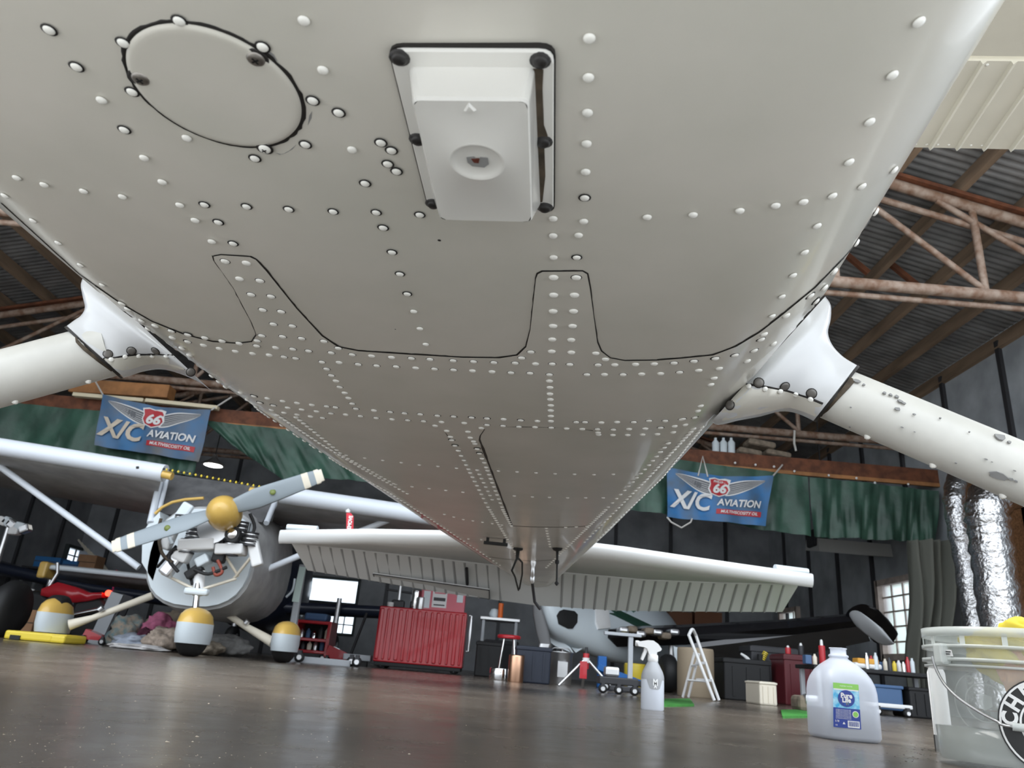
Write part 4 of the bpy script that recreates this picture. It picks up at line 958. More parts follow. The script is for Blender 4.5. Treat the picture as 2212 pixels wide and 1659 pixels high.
b = MB(); b.loft([[at(365, 1020, 8.1), at(600, 1058, 8.1)], [at(345, 1095, 7.6), at(560, 1120, 7.6)]], glassd, False, False, False); b2_ = MB(); q = [at(352, 1022, 8.15), at(608, 1058, 8.15), at(566, 1128, 7.7), at(330, 1108, 7.7)]; b2_.prism(q, (0, .03, 0), mat('windshield_haze', (.14, .14, .145), .25, var=.3, coat=.3)); obj('windshield', b2_, ap)
sp('windshield_post', [at(352, 1015, 7.9), at(325, 1130, 7.5)], .035, wingl); sp('windshield_post', [at(364, 1022, 7.9), at(345, 1100, 7.6)], .022, wingl)
sp('windshield_post', [at(605, 1060, 8.1), at(575, 1130, 7.7)], .03, wingl)
# sides of the cabin
for pts in ([(305, 1100), (345, 1090), (350, 1280), (322, 1290), (306, 1180)],): pass
b = MB(); q = [at(x, y, 7.5) for x, y in [(322, 1130), (345, 1105), (352, 1180), (330, 1255), (306, 1215), (308, 1150)]]; b.prism(q, (0, .3, 0), palew); obj('side_cowling', b, ap)
# wings
def lwing(LE, TE, Yl, Yt, name):
    b = MB(); rings = []
    for (p, yl), (q, yt) in zip(zip(LE, Yl), zip(TE, Yt)):
        a, c = at(*p, yl), at(*q, yt); R_ = []; v = c - a
        for t, h in [(0, .03), (.0, -.03), (.03, -.075), (.10, -.085), (.5, -.05), (1, 0), (1, .02), (.5, .09), (.15, .11), (.04, .08)]: R_.append(a + v * t + Vector((0, 0, h)))
        rings.append(R_)
    b.loft(rings, wingg, True); w = obj(name, b, ap)
    b = MB(); b.tube([at(*p, yl) + Vector((0, .05, .0)) for p, yl in zip(LE, Yl)], .088, wingl, 16); obj('leading_edge', b, w, label='pale leading edge of wing'); return w
w1 = lwing([(-260, 922), (0, 963), (352, 1020)], [(-260, 1012), (0, 1052), (330, 1112)], [7.3, 7.3, 7.3], [8.8, 8.8, 8.8], 'wing')
w2 = lwing([(604, 1066), (800, 1094), (1080, 1136)], [(585, 1135), (800, 1160), (1080, 1185)], [7.5, 7.6, 7.7], [9.0, 9.1, 9.2], 'wing')
sp('fuel_cap', [at(297, 1012, 7.2), at(297, 1008, 7.2)], .015, black, w1)
b = MB(); b.box((0, 0, 0), (.01, .01, .01), gold) if False else None
sp('gold_fitting', [at(352, 1024, 7.25), at(372, 1029, 7.25)], .04, gold); sp('gold_fitting', [at(540, 1060, 7.4), at(562, 1064, 7.4)], .04, gold)
# yellow and black barrier chain between the wing roots
for i in range(34):
    t = i / 33; p = at(lerp(354, 560, t), lerp(1012, 1050, t) , 7.2); o_ = None
CH = [MB(), MB()]
for i in range(34):
    t = i / 33; p = at(lerp(354, 560, t), lerp(1013, 1051, t), 7.2); CH[i % 2].lathe(p, [(.001, -.014), (.014, 0), (.001, .014)], yellow if i % 2 else black, 6)
o_ = stuff(obj('chain_links', CH[0], ap)); stuff(obj('chain_links', CH[1], ap))
# struts
sp('wing_strut', [at(-260, 805, 7.6), at(0, 1008, 7.7), at(300, 1226, 7.8)], .033, wingl, n=10)
sp('wing_strut', [at(530, 1250, 7.9), at(640, 1203, 7.9), at(855, 1117, 7.9)], .033, wingl, n=10)
b = MB(); c = at(855, 1115, 7.9); b.lathe(c, [(.09, .03), (.08, .0), (.04, -.03), (.03, -.05)], wingl, 16); obj('strut_fairing', b, ap)
# engine: boxes, cylinders, hoses, mount
eng = MB(); random.seed(11)
def eb(px, py, Y, d, m, rot=0): eng2 = MB(); eng2.bbox(at(px, py, Y), d, m, min(d) * .2, Matrix.Rotation(rot, 3, 'Y')); return eng2
E_ = []
for i, (x, y) in enumerate([(393, 1128), (420, 1150), (520, 1142), (540, 1165), (405, 1180), (500, 1185)]):
    b = MB(); p = at(x, y, 7.2)
    for k in range(7): b.lathe(p + Vector((0, 0, .02 * k - .06)), [(.075, -.006), (.075, .004)], alu if k % 2 else darkm, 14)
    obj('cylinder_head', b, ap)
for (x, y, w, h, d, m, r, nm) in [(430, 1178, .34, .11, .2, paper, -.12, 'baffle'), (500, 1188, .26, .10, .2, paper, -.08, 'baffle'), (395, 1200, .14, .12, .15, paper, .3, 'intake_box'), (440, 1212, .12, .09, .14, palew, -.6, 'carburettor'), (475, 1200, .12, .14, .1, black, .1, 'starter_motor'), (372, 1220, .12, .22, .12, alu, .5, 'magneto'), (420, 1235, .16, .08, .1, black, -.7, 'hose_box'), (528, 1150, .14, .20, .06, palew, -.15, 'oil_cooler'), (365, 1165, .10, .20, .1, paper, .2, 'side_baffle'), (470, 1165, .16, .08, .12, black, 0, 'alternator'), (550, 1190, .10, .30, .08, paper, -.4, 'side_baffle'), (395, 1110, .12, .22, .06, palew, .4, 'cowl_flange'), (430, 1140, .16, .14, .1, mat('pale_blue_bag', (.5, .55, .68), .6), .1, 'cloth_plug')]:
    b = MB(); b.bbox(at(x, y, 7.22), (w, d, h), m, min(w, h) * .18, Matrix.Rotation(r, 3, 'Y'))
    if nm == 'oil_cooler':
        for k in range(7): b.box(at(x, y, 7.22) + Vector((-.05 + .017 * k, -.035, 0)), (.006, .012, .17), black)
    obj(nm, b, ap)
b = MB(); c = at(462, 1140, 7.15); b.tube([c, c + Vector((.02, .5, 0))], .12, darkm, 18); b.lathe(c, [(.15, -.02), (.15, .02)], alu, 24, ax='Y'); obj('crankcase', b, ap)
b = MB(); c = at(505, 1155, 7.1); b.lathe(c, [(.07, -.05), (.07, .05)], black, 18, ax='Y'); b.lathe(c, [(.045, -.055), (.02, -.07), (.001, -.07)], chrome, 18, ax='Y'); obj('pulley', b, ap)
for a_, c_ in [((350, 1238), (418, 1272)), ((510, 1250), (436, 1273)), ((340, 1225), (380, 1180)), ((515, 1245), (480, 1190)), ((345, 1232), (375, 1195)), ((405, 1215), (415, 1262)), ((505, 1250), (545, 1200)), ((360, 1205), (400, 1170))]:
    sp('engine_mount_tube', [at(*a_, 7.35), at(*c_, 7.2)], .014, tipw if a_[1] >= 1238 else black)
for pts, m in [([(348, 1120), (342, 1150), (350, 1195), (372, 1215)], brgrime), ([(470, 1210), (480, 1235), (466, 1242), (460, 1225)], mat('rust_red_hose', (.25, .05, .03), .5)), ([(395, 1185), (370, 1190), (365, 1210), (385, 1235)], black), ([(540, 1110), (550, 1140), (535, 1170)], black), ([(420, 1230), (450, 1240), (490, 1225)], black), ([(380, 1130), (365, 1150), (372, 1175)], palew)]:
    sp('hose', smoothline3([at(*p, 7.15) for p in pts], 4), .016, m)
# nose gear
sp('nose_strut', [at(428, 1262, 7.2), at(422, 1320, 7.1)], .03, chrome, n=12); sp('nose_strut_collar', [at(432, 1235, 7.25), at(428, 1285, 7.2)], .05, paper, n=12)
b = MB(); b.bbox(at(425, 1278, 7.15), (.22, .08, .06), palew, .02); obj('scissor_link', b, ap)
def wheelpant(px, ytop, ybot, yfloor, W_, Y, nm, Mrot=0):
    """gold dome over a white fairing, tyre below; tyre rests on yfloor"""
    cz = at(px, ytop, Y); cb = at(px, ybot, Y); h = cz.z - cb.z; c = Vector((cb.x, Y, cb.z))
    lean = (cz.x - cb.x)
    def rg(t, w, d): 
        q = c + Vector((0, 0, h * t)); return [Vector((q.x + w * math.cos(a), q.y + d * math.sin(a) + .12 * max(0, math.sin(a)) * (1 - t), q.z)) for a in [2 * PI * k / 24 for k in range(24)]]
    b = MB(); b.loft([rg(0, W_ * .94, .20), rg(.25, W_, .24), rg(.56, W_, .25)], palew, True); f = obj('wheel_fairing', b, ap)
    b = MB(); b.loft([rg(.56, W_ * 1.0, .25), rg(.60, W_ * .98, .245), rg(.78, W_ * .90, .22), rg(.90, W_ * .70, .17), rg(.97, W_ * .42, .10), rg(1.0, W_ * .06, .02)], gold, True); obj('gold_cap', b, f)
    zf = yfloor; r = .19; b = MB(); cw = Vector((c.x, Y + .02, zf + r)); hw = W_ * .72
    b.lathe(cw, [(.06, -hw), (r * .8, -hw), (r * .97, -hw * .7), (r, -hw * .35), (r, hw * .35), (r * .97, hw * .7), (r * .8, hw), (.06, hw)], black, 28, ax='X')
    obj('tyre', b, ap); return c
def scz(Y): return Y
n0 = wheelpant(412, 1311, 1390, 0.0, .135, 7.1, 'nose')
m0 = wheelpant(107, 1290, 1366, 0.09, .125, 8.2, 'left')
m1 = wheelpant(612, 1341, 1407, 0.0, .125, 7.9, 'right')
sp('gear_leg', [at(330, 1286, 8.3), at(200, 1335, 8.25), at(150, 1350, 8.2)], [.040, .032, .055], tipw, n=12); sp('gear_leg', [at(455, 1302, 8.1), at(530, 1353, 8.0), at(590, 1388, 7.9)], [.032, .032, .05], tipw, n=12)
sp('brake_clip', [at(214, 1318, 8.2), at(222, 1312, 8.2)], .03, alu); sp('brake_clip', [at(530, 1347, 7.95), at(536, 1341, 7.95)], .03, alu)
# tailplane of the left airplane
b = MB(); rings = []
for p, q in zip([(98, 1222), (200, 1232), (330, 1246)], [(110, 1250), (200, 1262), (330, 1278)]):
    a, c = at(*p, 10.7), at(*q, 11.2); rings.append([a + Vector((0, 0, .03)), a - Vector((0, 0, .03)), c, c + Vector((0, 0, .02))])
b.loft(rings, wingg, True); tl = obj('tailplane', b, ap)
sp('leading_edge', [at(98, 1224, 10.65), at(330, 1248, 10.65)], .035, palew, tl); b = MB(); b.bbox(at(103, 1233, 10.7), (.12, .3, .22), gold, .03); obj('gold_tip', b, tl)
b = MB(); rings = []
for p, q in zip([(505, 1270), (575, 1280)], [(505, 1285), (572, 1293)]):
    a, c = at(*p, 10.7), at(*q, 11.2); rings.append([a + Vector((0, 0, .03)), a - Vector((0, 0, .03)), c, c + Vector((0, 0, .02))])
b.loft(rings, wingg, True); obj('tailplane', b, ap)
# yellow block the left wheel stands on
c = fl(95, 1393); c = Vector((at(93, 1382, 8.15).x, 8.2, .045)); b = MB(); b.bbox(c, (.62, .42, .085), yellow, .02); b.box(c + Vector((-.19, -.2, -.02)), (.10, .05, .04), black); b.bbox(c + Vector((.24, -.02, -.005)), (.15, .44, .075), yellow, .02); tag(obj('wheel_block', b, loc=Vector((c.x, c.y, 0))), 'yellow block under the left main wheel of the gold-spinner airplane', 'wheel block')

# ============================================================ NAVY AIRPLANE BEHIND IT
on = Vector((at(540, 1300, 12.8).x, 12.8, 0)); nv = thing('navy_airplane', 'dark navy low-wing airplane standing behind the grey one', 'airplane', on)
c = at(560, 1255, 12.8)
b = MB(); b.loft([supell(c + Vector((0, 0, -.2)), .10, .10, Y=12.05, k=2), supell(c + Vector((0, 0, -.18)), .52, .48, Y=12.3, k=2.2), supell(c + Vector((0, 0, -.1)), .72, .68, Y=12.8, k=2.3), supell(c + Vector((-.05, 0, 0)), .70, .85, Y=13.8, k=2.3), supell(c + Vector((-.1, 0, .1)), .4, .45, Y=15.2, k=2), supell(c + Vector((-.1, 0, .2)), .08, .1, Y=16.2, k=2)], navy, True); obj('fuselage', b, nv)
b = MB(); q = [at(x, y, 12.6) for x, y in [(546, 1172), (575, 1168), (588, 1178), (591, 1222), (548, 1220)]]; b.prism(q, (0, .25, 0), glassd); w = obj('cabin_window', b, nv)
b = MB(); q2 = q + [q[0]]; b.tube(q2, .02, alu, 6); b.tube([(q[0] + q[1]) / 2, (q[3] + q[4]) / 2], .012, alu, 6); obj('window_frame', b, w)
for L_ in ([(-150, 1180), (0, 1228), (200, 1272), (480, 1312)], [(600, 1312), (700, 1316), (830, 1322)]):
    b = MB(); rings = []
    for x, y in L_:
        a = at(x, y, 12.6); rings.append([a + Vector((0, 0, .09)), a + Vector((0, -.1, 0)), a + Vector((0, .1, -.1)), a + Vector((0, 1.5, -.02)), a + Vector((0, 1.5, .04))])
    b.loft(rings, navy, True); obj('wing', b, nv)
for x in (72, 500, 720):
    a = at(x, 1380, 12.4); a.z = .2; b = MB(); b.lathe(a, [(.06, -.07), (.17, -.07), (.2, -.03), (.2, .03), (.17, .07), (.06, .07)], black, 20, ax='X'); b.lathe(a, [(.09, -.075), (.09, .075)], alu, 16, ax='X'); obj('wheel', b, nv)
    b = MB(); b.tube([a, a + Vector((0, 0, .75))], .04, alu, 8); obj('gear_leg', b, nv)
sp('scimitar_edge', smoothline3([at(*p, 12.0) for p in [(637, 1250), (632, 1275), (618, 1290)]], 5), .018, palew, nv)

# ============================================================ WHITE LOW-WING AIRPLANE AT THE BACK, CENTRE
WY = 10.6
wp_ = thing('low_wing_airplane', 'white low-wing airplane with dark green stripes facing left behind the tail', 'airplane', Vector((at(1300, 1400, WY).x, WY, 0)))
def wo(name, b, par=None, **k): return obj(name, b, par or wp_, **k)
# body: rings along the axis; each ring spans top and bottom pixel outlines
st = [((1160, 1262), (1160, 1330), 10.2, .12), ((1172, 1262), (1182, 1372), 10.25, .36), ((1195, 1268), (1215, 1392), 10.35, .44), ((1235, 1292), (1262, 1412), 10.6, .48), ((1290, 1306), (1330, 1432), 11.0, .50), ((1345, 1302), (1400, 1440), 11.6, .52), ((1400, 1296), (1470, 1440), 12.3, .5), ((1440, 1322), (1500, 1440), 13.0, .42), ((1470, 1362), (1510, 1420), 13.8, .2)]
b = MB(); b.loft([pxring(U, L, Y, D, 26, 2.2) for U, L, Y, D in subdiv(st, 3)], palew, True); wf = wo('fuselage', b)
b = MB(); R0 = [pxring((1350 + 20 * k, 1300 - 2 * k + (12 if k > 3 else 0)), (1352 + 22 * k, 1352), 11.6 + .35 * k, .46, 20, 2.3) for k in range(5)]
b.loft(R0, palew, True); wo('cabin', b, wf)
hw = ringhit([pxring(U, L, Y, D, 26, 2.2) for U, L, Y, D in subdiv(st, 3)])
hc_ = ringhit(R0)
for pts, m, nm in (([(1318, 1318), (1332, 1318), (1414, 1356), (1404, 1360), (1340, 1334)], greenst, 'stripe'), ([(1316, 1326), (1325, 1326), (1398, 1358), (1386, 1360)], greenst, 'stripe')):
    plate(nm, pts, .02, m, wf, 12, hf=hw)
for pts in ([(1377, 1319), (1397, 1320), (1404, 1333), (1402, 1340), (1380, 1332)], [(1412, 1320), (1422, 1322), (1424, 1334), (1414, 1336)], [(1362, 1318), (1370, 1318), (1372, 1324), (1364, 1324)]):
    plate('cabin_window', pts, .03, glassg, wf, 10, hf=hc_)
plate('exhaust_opening', [(1202, 1330), (1208, 1320), (1216, 1317), (1240, 1321), (1247, 1328), (1246, 1345), (1236, 1358), (1226, 1358), (1206, 1348)], .012, black, wf, 10, hf=hw)
plate('cloth_patch', [(1284, 1316), (1312, 1317), (1316, 1358), (1290, 1360), (1285, 1345)], .03, paper, wf, 12, hf=hw)
plate('vent', [(1146, 1330), (1166, 1331), (1166, 1338), (1147, 1338)], .012, black, wf, 12, hf=hw)
b = MB(); q = [at(x, y, 10.2) for x, y in [(1176, 1362), (1232, 1398), (1240, 1412), (1200, 1396), (1178, 1380)]]; b.prism(q, (0, .12, 0), palew); wo('cowl_flap', b)
b = MB(); q = [at(x, y, 10.3) for x, y in [(1232, 1397), (1255, 1378), (1272, 1392), (1244, 1410)]]; b.prism(q, (0, .1, 0), palew); wo('cowl_flap', b)
# spinner, blade
c = at(1172, 1285, 10.0); b = MB(); b.lathe(c, [(.15, .1), (.14, 0), (.10, -.10), (.05, -.16), (.001, -.18)], darkm, 24, ax='Y'); wo('spinner', b)
b = MB(); ps = [(1158, 1302), (1164, 1330), (1172, 1365), (1178, 1392)]; rings = []
for (x, y), w_ in zip(ps, (.045, .075, .085, .075)):
    p = at(x, y, 9.9); rings.append([p + Vector((w_ * math.cos(a), .02 * math.sin(a), 0)) for a in [2 * PI * k / 12 for k in range(12)]])
b.loft(rings, mat('blade_dark', (.16, .16, .165), .4), True); bd = wo('propeller_blade', b)
b = MB(); rings = []
for (x, y), w_ in zip([(1178, 1391), (1176, 1400), (1172, 1412)], (.076, .085, .05)):
    p = at(x, y, 9.9); rings.append([p + Vector((w_ * math.cos(a), .024 * math.sin(a), 0)) for a in [2 * PI * k / 12 for k in range(12)]])
b.loft(rings, alu, True); wo('blade_tip', b, bd)
b = MB(); ps = [(1180, 1290), (1196, 1268), (1206, 1262)]; b.tube([at(*p, 9.95) for p in ps], .05, palew, 8); wo('propeller_blade', b)
for i in range(4): b = MB(); a = at(1182 + 8 * i, 1284 + 3 * i, 10.1); b.lathe(a, [(.04, -.02), (.04, .02)], chrome if i % 2 else black, 12, ax='X'); wo('hub_fitting', b)
# black wing with grey underside, out to the right
Lw = [((1282, 1366), 10.6), ((1480, 1360), 10.4), ((1700, 1346), 9.6), ((1870, 1330), 8.9)]
b = MB(); rings = []
for (p, Y), th in zip(Lw, (.16, .16, .12, .09)):
    a = at(*p, Y); rings.append([a + Vector((0, 0, th * .2)), a + Vector((0, -.06, -th * .5)), a + Vector((.02, .1, -th * 1.2)), a + Vector((.3, 1.5, -.05)), a + Vector((.3, 1.5, 0)), a + Vector((0, .4, th * .5))])
b.loft(rings, blackg, True, True, False); wg = wo('wing', b, label='black wing of white airplane')
b = MB(); rings = []
for (p, q), Y in zip([((1500, 1400), (1500, 1442)), ((1600, 1388), (1620, 1425)), ((1730, 1370), (1760, 1410)), ((1868, 1352), (1880, 1385))], (10.3, 10.0, 9.6, 9.0)):
    a, c = at(*p, Y), at(*q, Y + .9); rings.append([a, c, c + Vector((0, 0, .05)), a + Vector((0, .05, .06))])
b.loft(rings, mat('underside_grey', (.25, .25, .26), .45), True, True, False); wo('wing_underside', b, wg)
b = MB(); rings = []
for (x, y), w_, h_ in [((1852, 1322), .10, .09), ((1872, 1332), .20, .11), ((1893, 1352), .18, .11), ((1912, 1376), .09, .08), ((1926, 1390), .01, .01)]:
    p = at(x, y, 8.8); rings.append([p + Vector((w_ * .5 * math.cos(a), .28 * math.sin(a) * (1 if w_ > .02 else .1), h_ * .8 * math.cos(a + 2.4))) for a in [2 * PI * k / 16 for k in range(16)]])
b.loft(rings, blackg, True); tip = wo('wing_tip', b)
b = MB(); rings = []
for (x, y), w_ in [((1851, 1331), .07), ((1868, 1348), .12), ((1888, 1364), .12), ((1908, 1382), .07), ((1922, 1392), .01)]:
    p = at(x, y, 8.45); rings.append([p + Vector((w_ * math.cos(a), .10 * math.sin(a), w_ * .75 * math.cos(a + 2.4))) for a in [2 * PI * k / 16 for k in range(16)]])
b.loft(rings, mat('tip_silver', (.5, .52, .54), .25), True); wo('tip_lens', b, tip)
b = MB(); q = [at(x, y, 9.8) for x, y in [(1455, 1396), (1500, 1408), (1512, 1478), (1462, 1462)]]; b.prism(q, (0, .05, 0), palew); wo('gear_door', b)
b = MB(); a = at(1345, 1362, 10.2); c = at(1462, 1372, 10.2)
for k in range(7): b.bbox(a.lerp(c, k / 6.5) + Vector((0, 0, .03 * math.sin(k * 2.3))), (.13, .3, .08), sack if k % 2 else alu, .03)
wo('taped_edge', b, wg)
for x, Y in ((1450, 10.8), (1640, 10.6)):
    p = at(x, 1440, Y); b = MB(); b.tube([(p.x, Y, .25), (p.x, Y, .75)], .045, alu, 10); wo('gear_strut', b)
    b = MB(); b.lathe((p.x, Y, .20), [(.05, -.07), (.17, -.07), (.2, -.03), (.2, .03), (.17, .07), (.05, .07)], black, 22, ax='X'); wo('tyre', b)
p = at(1213, 1470, 10.5); b = MB(); b.tube([(p.x, 10.5, .2), (p.x, 10.5, .62)], .04, alu, 10); wo('nose_strut', b)
b = MB(); b.lathe((p.x, 10.5, .17), [(.05, -.05), (.14, -.05), (.17, 0), (.14, .05), (.05, .05)], black, 22, ax='X'); wo('tyre', b)
def tocol(px, Y): return at(px, 1400, Y).x

# ============================================================ WORKSHOP THINGS
def caster(par, c, r=.05, m=black):
    b = MB(); c = Vector(c); b.lathe(c, [(r * .5, -.02), (r, -.016), (r, .016), (r * .5, .02)], m, 14, ax='Y'); b.lathe(c, [(r * .5, -.022), (r * .5, .022)], alu, 12, ax='Y'); b.box(c + Vector((0, 0, r * .9)), (r * .8, .05, r * .9), darkm); return obj('caster', b, par)
# red ribbed tool cabinet
CYB = 9.6
x0, x1 = at(812, 1365, CYB).x, at(1004, 1375, CYB).x; zt = at(910, 1315, CYB).z; zb_ = at(900, 1436, CYB).z; cxm = (x0 + x1) / 2
tc = thing('tool_cabinet', 'large red ribbed tool cabinet on casters', 'cabinet', (cxm, CYB + .3, 0))
b = MB(); b.bbox((cxm, CYB + .35, (zt + zb_) / 2), (x1 - x0, .62, zt - zb_), redp, .015); body = obj('body', b, tc)
n = 14
for i in range(n):
    b = MB(); x = lerp(x0 + .04, x1 - .04, i / (n - 1)); w_ = (x1 - x0) / n * (.42 if i % 3 else .62)
    b.bbox((x, CYB + .035, (zt + zb_) / 2), (w_, .035, zt - zb_ - .05), redp, .014); obj('panel_rib', b, body)
for x in (x0 + .1, x1 - .1):
    for y in (CYB + .1, CYB + .6): caster(tc, (x, y, .055), .055)
b = MB(); b.bbox((cxm, CYB + .35, zb_ - .02), (x1 - x0 - .03, .58, .05), black, .01); obj('base_frame', b, tc)
b = MB(); b.tube([(x1 + .03, CYB + .1, zb_ + .2), (x1 + .06, CYB + .1, zb_ + .2), (x1 + .06, CYB + .1, zt - .03), (x1 + .03, CYB + .1, zt - .03)], .018, alu, 8); obj('push_handle', b, tc)
def onp(px, py, Y): return at(px, py, Y)
a = at(914, 1273, CYB + .3); c = at(1004, 1312, CYB + .3)
b = MB(); b.bbox(((a.x + c.x) / 2, CYB + .3, (zt + a.z) / 2), (c.x - a.x, .25, a.z - zt), pinkp, .008); pb = tag(obj('poster_box', b, loc=((a.x + c.x) / 2, CYB + .3, zt)), 'pink printed box standing on the red cabinet', 'box')
for (fx, fz, w_, h_, m) in [(.42, .55, .33, .78, paper), (.42, .55, .27, .16, darkm), (.42, .84, .25, .06, pinkp), (.13, .5, .15, .8, palew), (.88, .68, .14, .4, palew), (.42, .28, .25, .06, darkm)]:
    b = MB(); W_ = c.x - a.x; Hh = a.z - zt; k = .002 if m is paper else .004; b.box((a.x + W_ * fx, CYB + .3 - .125 - k, zt + Hh * fz), (W_ * w_, .004, Hh * h_), m); obj('printed_label', b, pb)
def can(name, px, Y, zbase, r, h, m, lab, cat, top=None, lid=True, group=None, x=None):
    X = tocol(px, Y) if x is None else x; b = MB(); b.lathe((X, Y, zbase), [(r * .95, 0), (r, .01), (r, h * .94), (r * .96, h), (r * .9, h)], m, 20)
    if top: b.lathe((X, Y, zbase + h), [(r * .5, 0), (r * .4, h * .25), (r * .2, h * .3)], top, 14)
    return tag(obj(name, b, loc=(X, Y, zbase)), lab, cat, group)
can('thermos_can', 886, CYB + .3, zt, .07, .24, chrome, 'silver can on top of the red cabinet', 'can')
can('paint_can', 897, CYB + .18, zt, .05, .15, alu, 'smaller dull can in front of the silver can', 'can')
can('glass_jar', 831, CYB + .2, zt, .04, .06, paper, 'white lidded jar at the left end of the red cabinet', 'jar')
t = thing('bench_vise', 'dark tool with spread arms on top of the red cabinet', 'tool', (tocol(848, CYB + .3), CYB + .3, zt)); X = tocol(848, CYB + .3)
b = MB(); b.bbox((X, CYB + .3, zt + .05), (.16, .12, .10), darkm, .02); obj('base', b, t); b = MB(); b.tube([(X, CYB + .3, zt + .08), (X, CYB + .3, zt + .34)], .025, alu, 8); b.tube([(X - .17, CYB + .3, zt + .22), (X + .15, CYB + .3, zt + .20)], .014, darkm, 6); obj('spindle', b, t)
b = MB(); b.bbox((X + .01, CYB + .3, zt + .35), (.09, .06, .08), alu, .01); obj('head', b, t)
# grey wheeled stand
SY = 9.0; t = thing('wheeled_stand', 'grey L-shaped stand on casters left of the red cabinet', 'stand', (tocol(640, SY), SY, 0))
p = at(622, 1422, SY); q = at(655, 1220, SY)
b = MB(); v = q - p; b.bbox((p + q) / 2, (.075, .075, v.length), mat('stand_grey', (.42, .44, .47), .4), .01, Matrix.Rotation(math.atan2(v.x, v.z), 3, 'Y')); obj('mast', b, t)
b = MB(); p2 = at(758, 1434, SY); v = p2 - p; b.bbox((p + p2) / 2, (v.length, .09, .07), MT['stand_grey'], .01, Matrix.Rotation(-math.atan2(v.z, v.x), 3, 'Y')); obj('base_beam', b, t)
b = MB(); b.bbox(p.lerp(q, .78) + Vector((.0, -.045, 0)), (.08, .012, .40), mat('pale_green_panel', (.60, .72, .68), .35), .003, Matrix.Rotation(math.atan2(v.x, 20), 3, 'Y')); obj('panel', b, t)
for xx, yy in ((p.x - .04, SY), (p.x + .15, SY - .1), (p2.x, SY), (p2.x + .08, SY - .1)): caster(t, (xx, yy, .055), .055)
# red open cart with things
QY = 10.6; xa, xb = tocol(640, QY), tocol(712, QY); za = at(675, 1345, QY).z
t = thing('service_cart', 'red open-fronted service cart behind the grey stand', 'cart', ((xa + xb) / 2, QY, 0)); cx_ = (xa + xb) / 2; w_ = xb - xa
for z in (.12, za * .55, za): b = MB(); b.bbox((cx_, QY, z), (w_, .45, .04), redp, .01); obj('shelf', b, t)
for sx in (-1, 1): b = MB(); b.bbox((cx_ + sx * w_ / 2, QY, za / 2 + .05), (.05, .45, za - .05), redp, .01); obj('side_panel', b, t)
b = MB(); b.bbox((cx_, QY + .21, za / 2 + .05), (w_, .02, za - .1), black, .004); obj('back_panel', b, t)
for sx in (-1, 1): caster(t, (cx_ + sx * w_ * .4, QY - .15, .05), .05)
random.seed(4)
for i in range(9):
    z = .142 if i % 2 else za * .55 + .022; X = cx_ + (i - 4) * w_ / 10.5; b = MB(); h_ = random.uniform(.08, .14); b.lathe((X, QY - .05, z), [(.03, 0), (.032, h_ * .8), (.015, h_), (.01, h_ * 1.15)], [alu, darkm, dblue, tipw, chrome][i % 5], 10)
    tag(obj('cart_bottle', b, loc=(X, QY - .05, z)), 'small %s container on the %s shelf of the red cart' % (['silver', 'dark', 'blue', 'cream', 'chrome'][i % 5], 'lower' if i % 2 else 'upper'), 'container', 'containers in the red cart')
b = MB(); b.bbox((cx_, QY, za + .07), (w_ * .7, .3, .10), dblue, .03); tag(obj('blue_bag', b, loc=(cx_, QY, za + .02)), 'flat blue bag lying on the red cart', 'bag')
# red trolley jack and other small red tools
def jack(px, Y, lab, s=1.0):
    X = tocol(px, Y); t = thing('trolley_jack', lab, 'jack', (X, Y, 0))
    b = MB(); b.prism([(X - .18 * s, Y - .07, .05), (X + .18 * s, Y - .07, .05), (X + .16 * s, Y - .07, .10 * s), (X + .02, Y - .07, .15 * s), (X - .14 * s, Y - .07, .2 * s)], (0, .14, 0), redp); obj('frame', b, t)
    b = MB(); b.tube([(X + .12 * s, Y, .12 * s), (X + .24 * s, Y, .6 * s)], .018, darkm, 8); obj('handle', b, t)
    for dx in (-.14 * s, .14 * s): caster(t, (X + dx, Y - .08, .04), .04)
    return t
jack(738, 10.4, 'red trolley jack between the cart and the ribbed cabinet', 1.1)
jack(203, 9.1, 'small red jack left of the rag pile', .8)
b = MB(); X = tocol(776, 9.9); b.bbox((X, 9.9, .10), (.34, .18, .07), MT['stand_grey'], .01); b.box((X, 9.9, .04), (.25, .1, .07), black); tag(obj('creeper', b, loc=(X, 9.9, 0)), 'low grey wheeled board left of the ribbed cabinet', 'creeper')
# tables with stuff left and right of the white nose
def table(px0, px1, ptop, Y, lab, m=darkm, th=.04, D_=.5, legs=True):
    xa, xb = tocol(px0, Y), tocol(px1, Y); z = at((px0 + px1) / 2, ptop, Y).z; t = thing('work_table', lab, 'table', ((xa + xb) / 2, Y, 0))
    b = MB(); b.bbox(((xa + xb) / 2, Y, z - th / 2), (xb - xa, D_, th), m, .006); obj('tabletop', b, t)
    for x in (xa + .05, xb - .05):
        for y in (Y - D_ / 2 + .04, Y + D_ / 2 - .04):
            b = MB(); b.bbox((x, y, (z - th) / 2), (.04, .04, z - th), MT['stand_grey'], .004); obj('leg', b, t)
    return t, z, (xa + xb) / 2
t, z1, xm = table(1032, 1118, 1336, 10.9, 'narrow grey table right of the ribbed red cabinet', alu)
b = MB(); b.lathe((tocol(1062, 10.9), 10.9, z1), [(.06, 0), (.08, .05), (.05, .12), (.001, .13)], palew, 14); tag(obj('white_helmet', b, loc=(tocol(1062, 10.9), 10.9, z1)), 'small round white object on the narrow grey table', 'container')
can('orange_bottle', 1075, 10.8, z1, .035, .20, orangep, 'bright orange bottle on the narrow grey table', 'bottle')
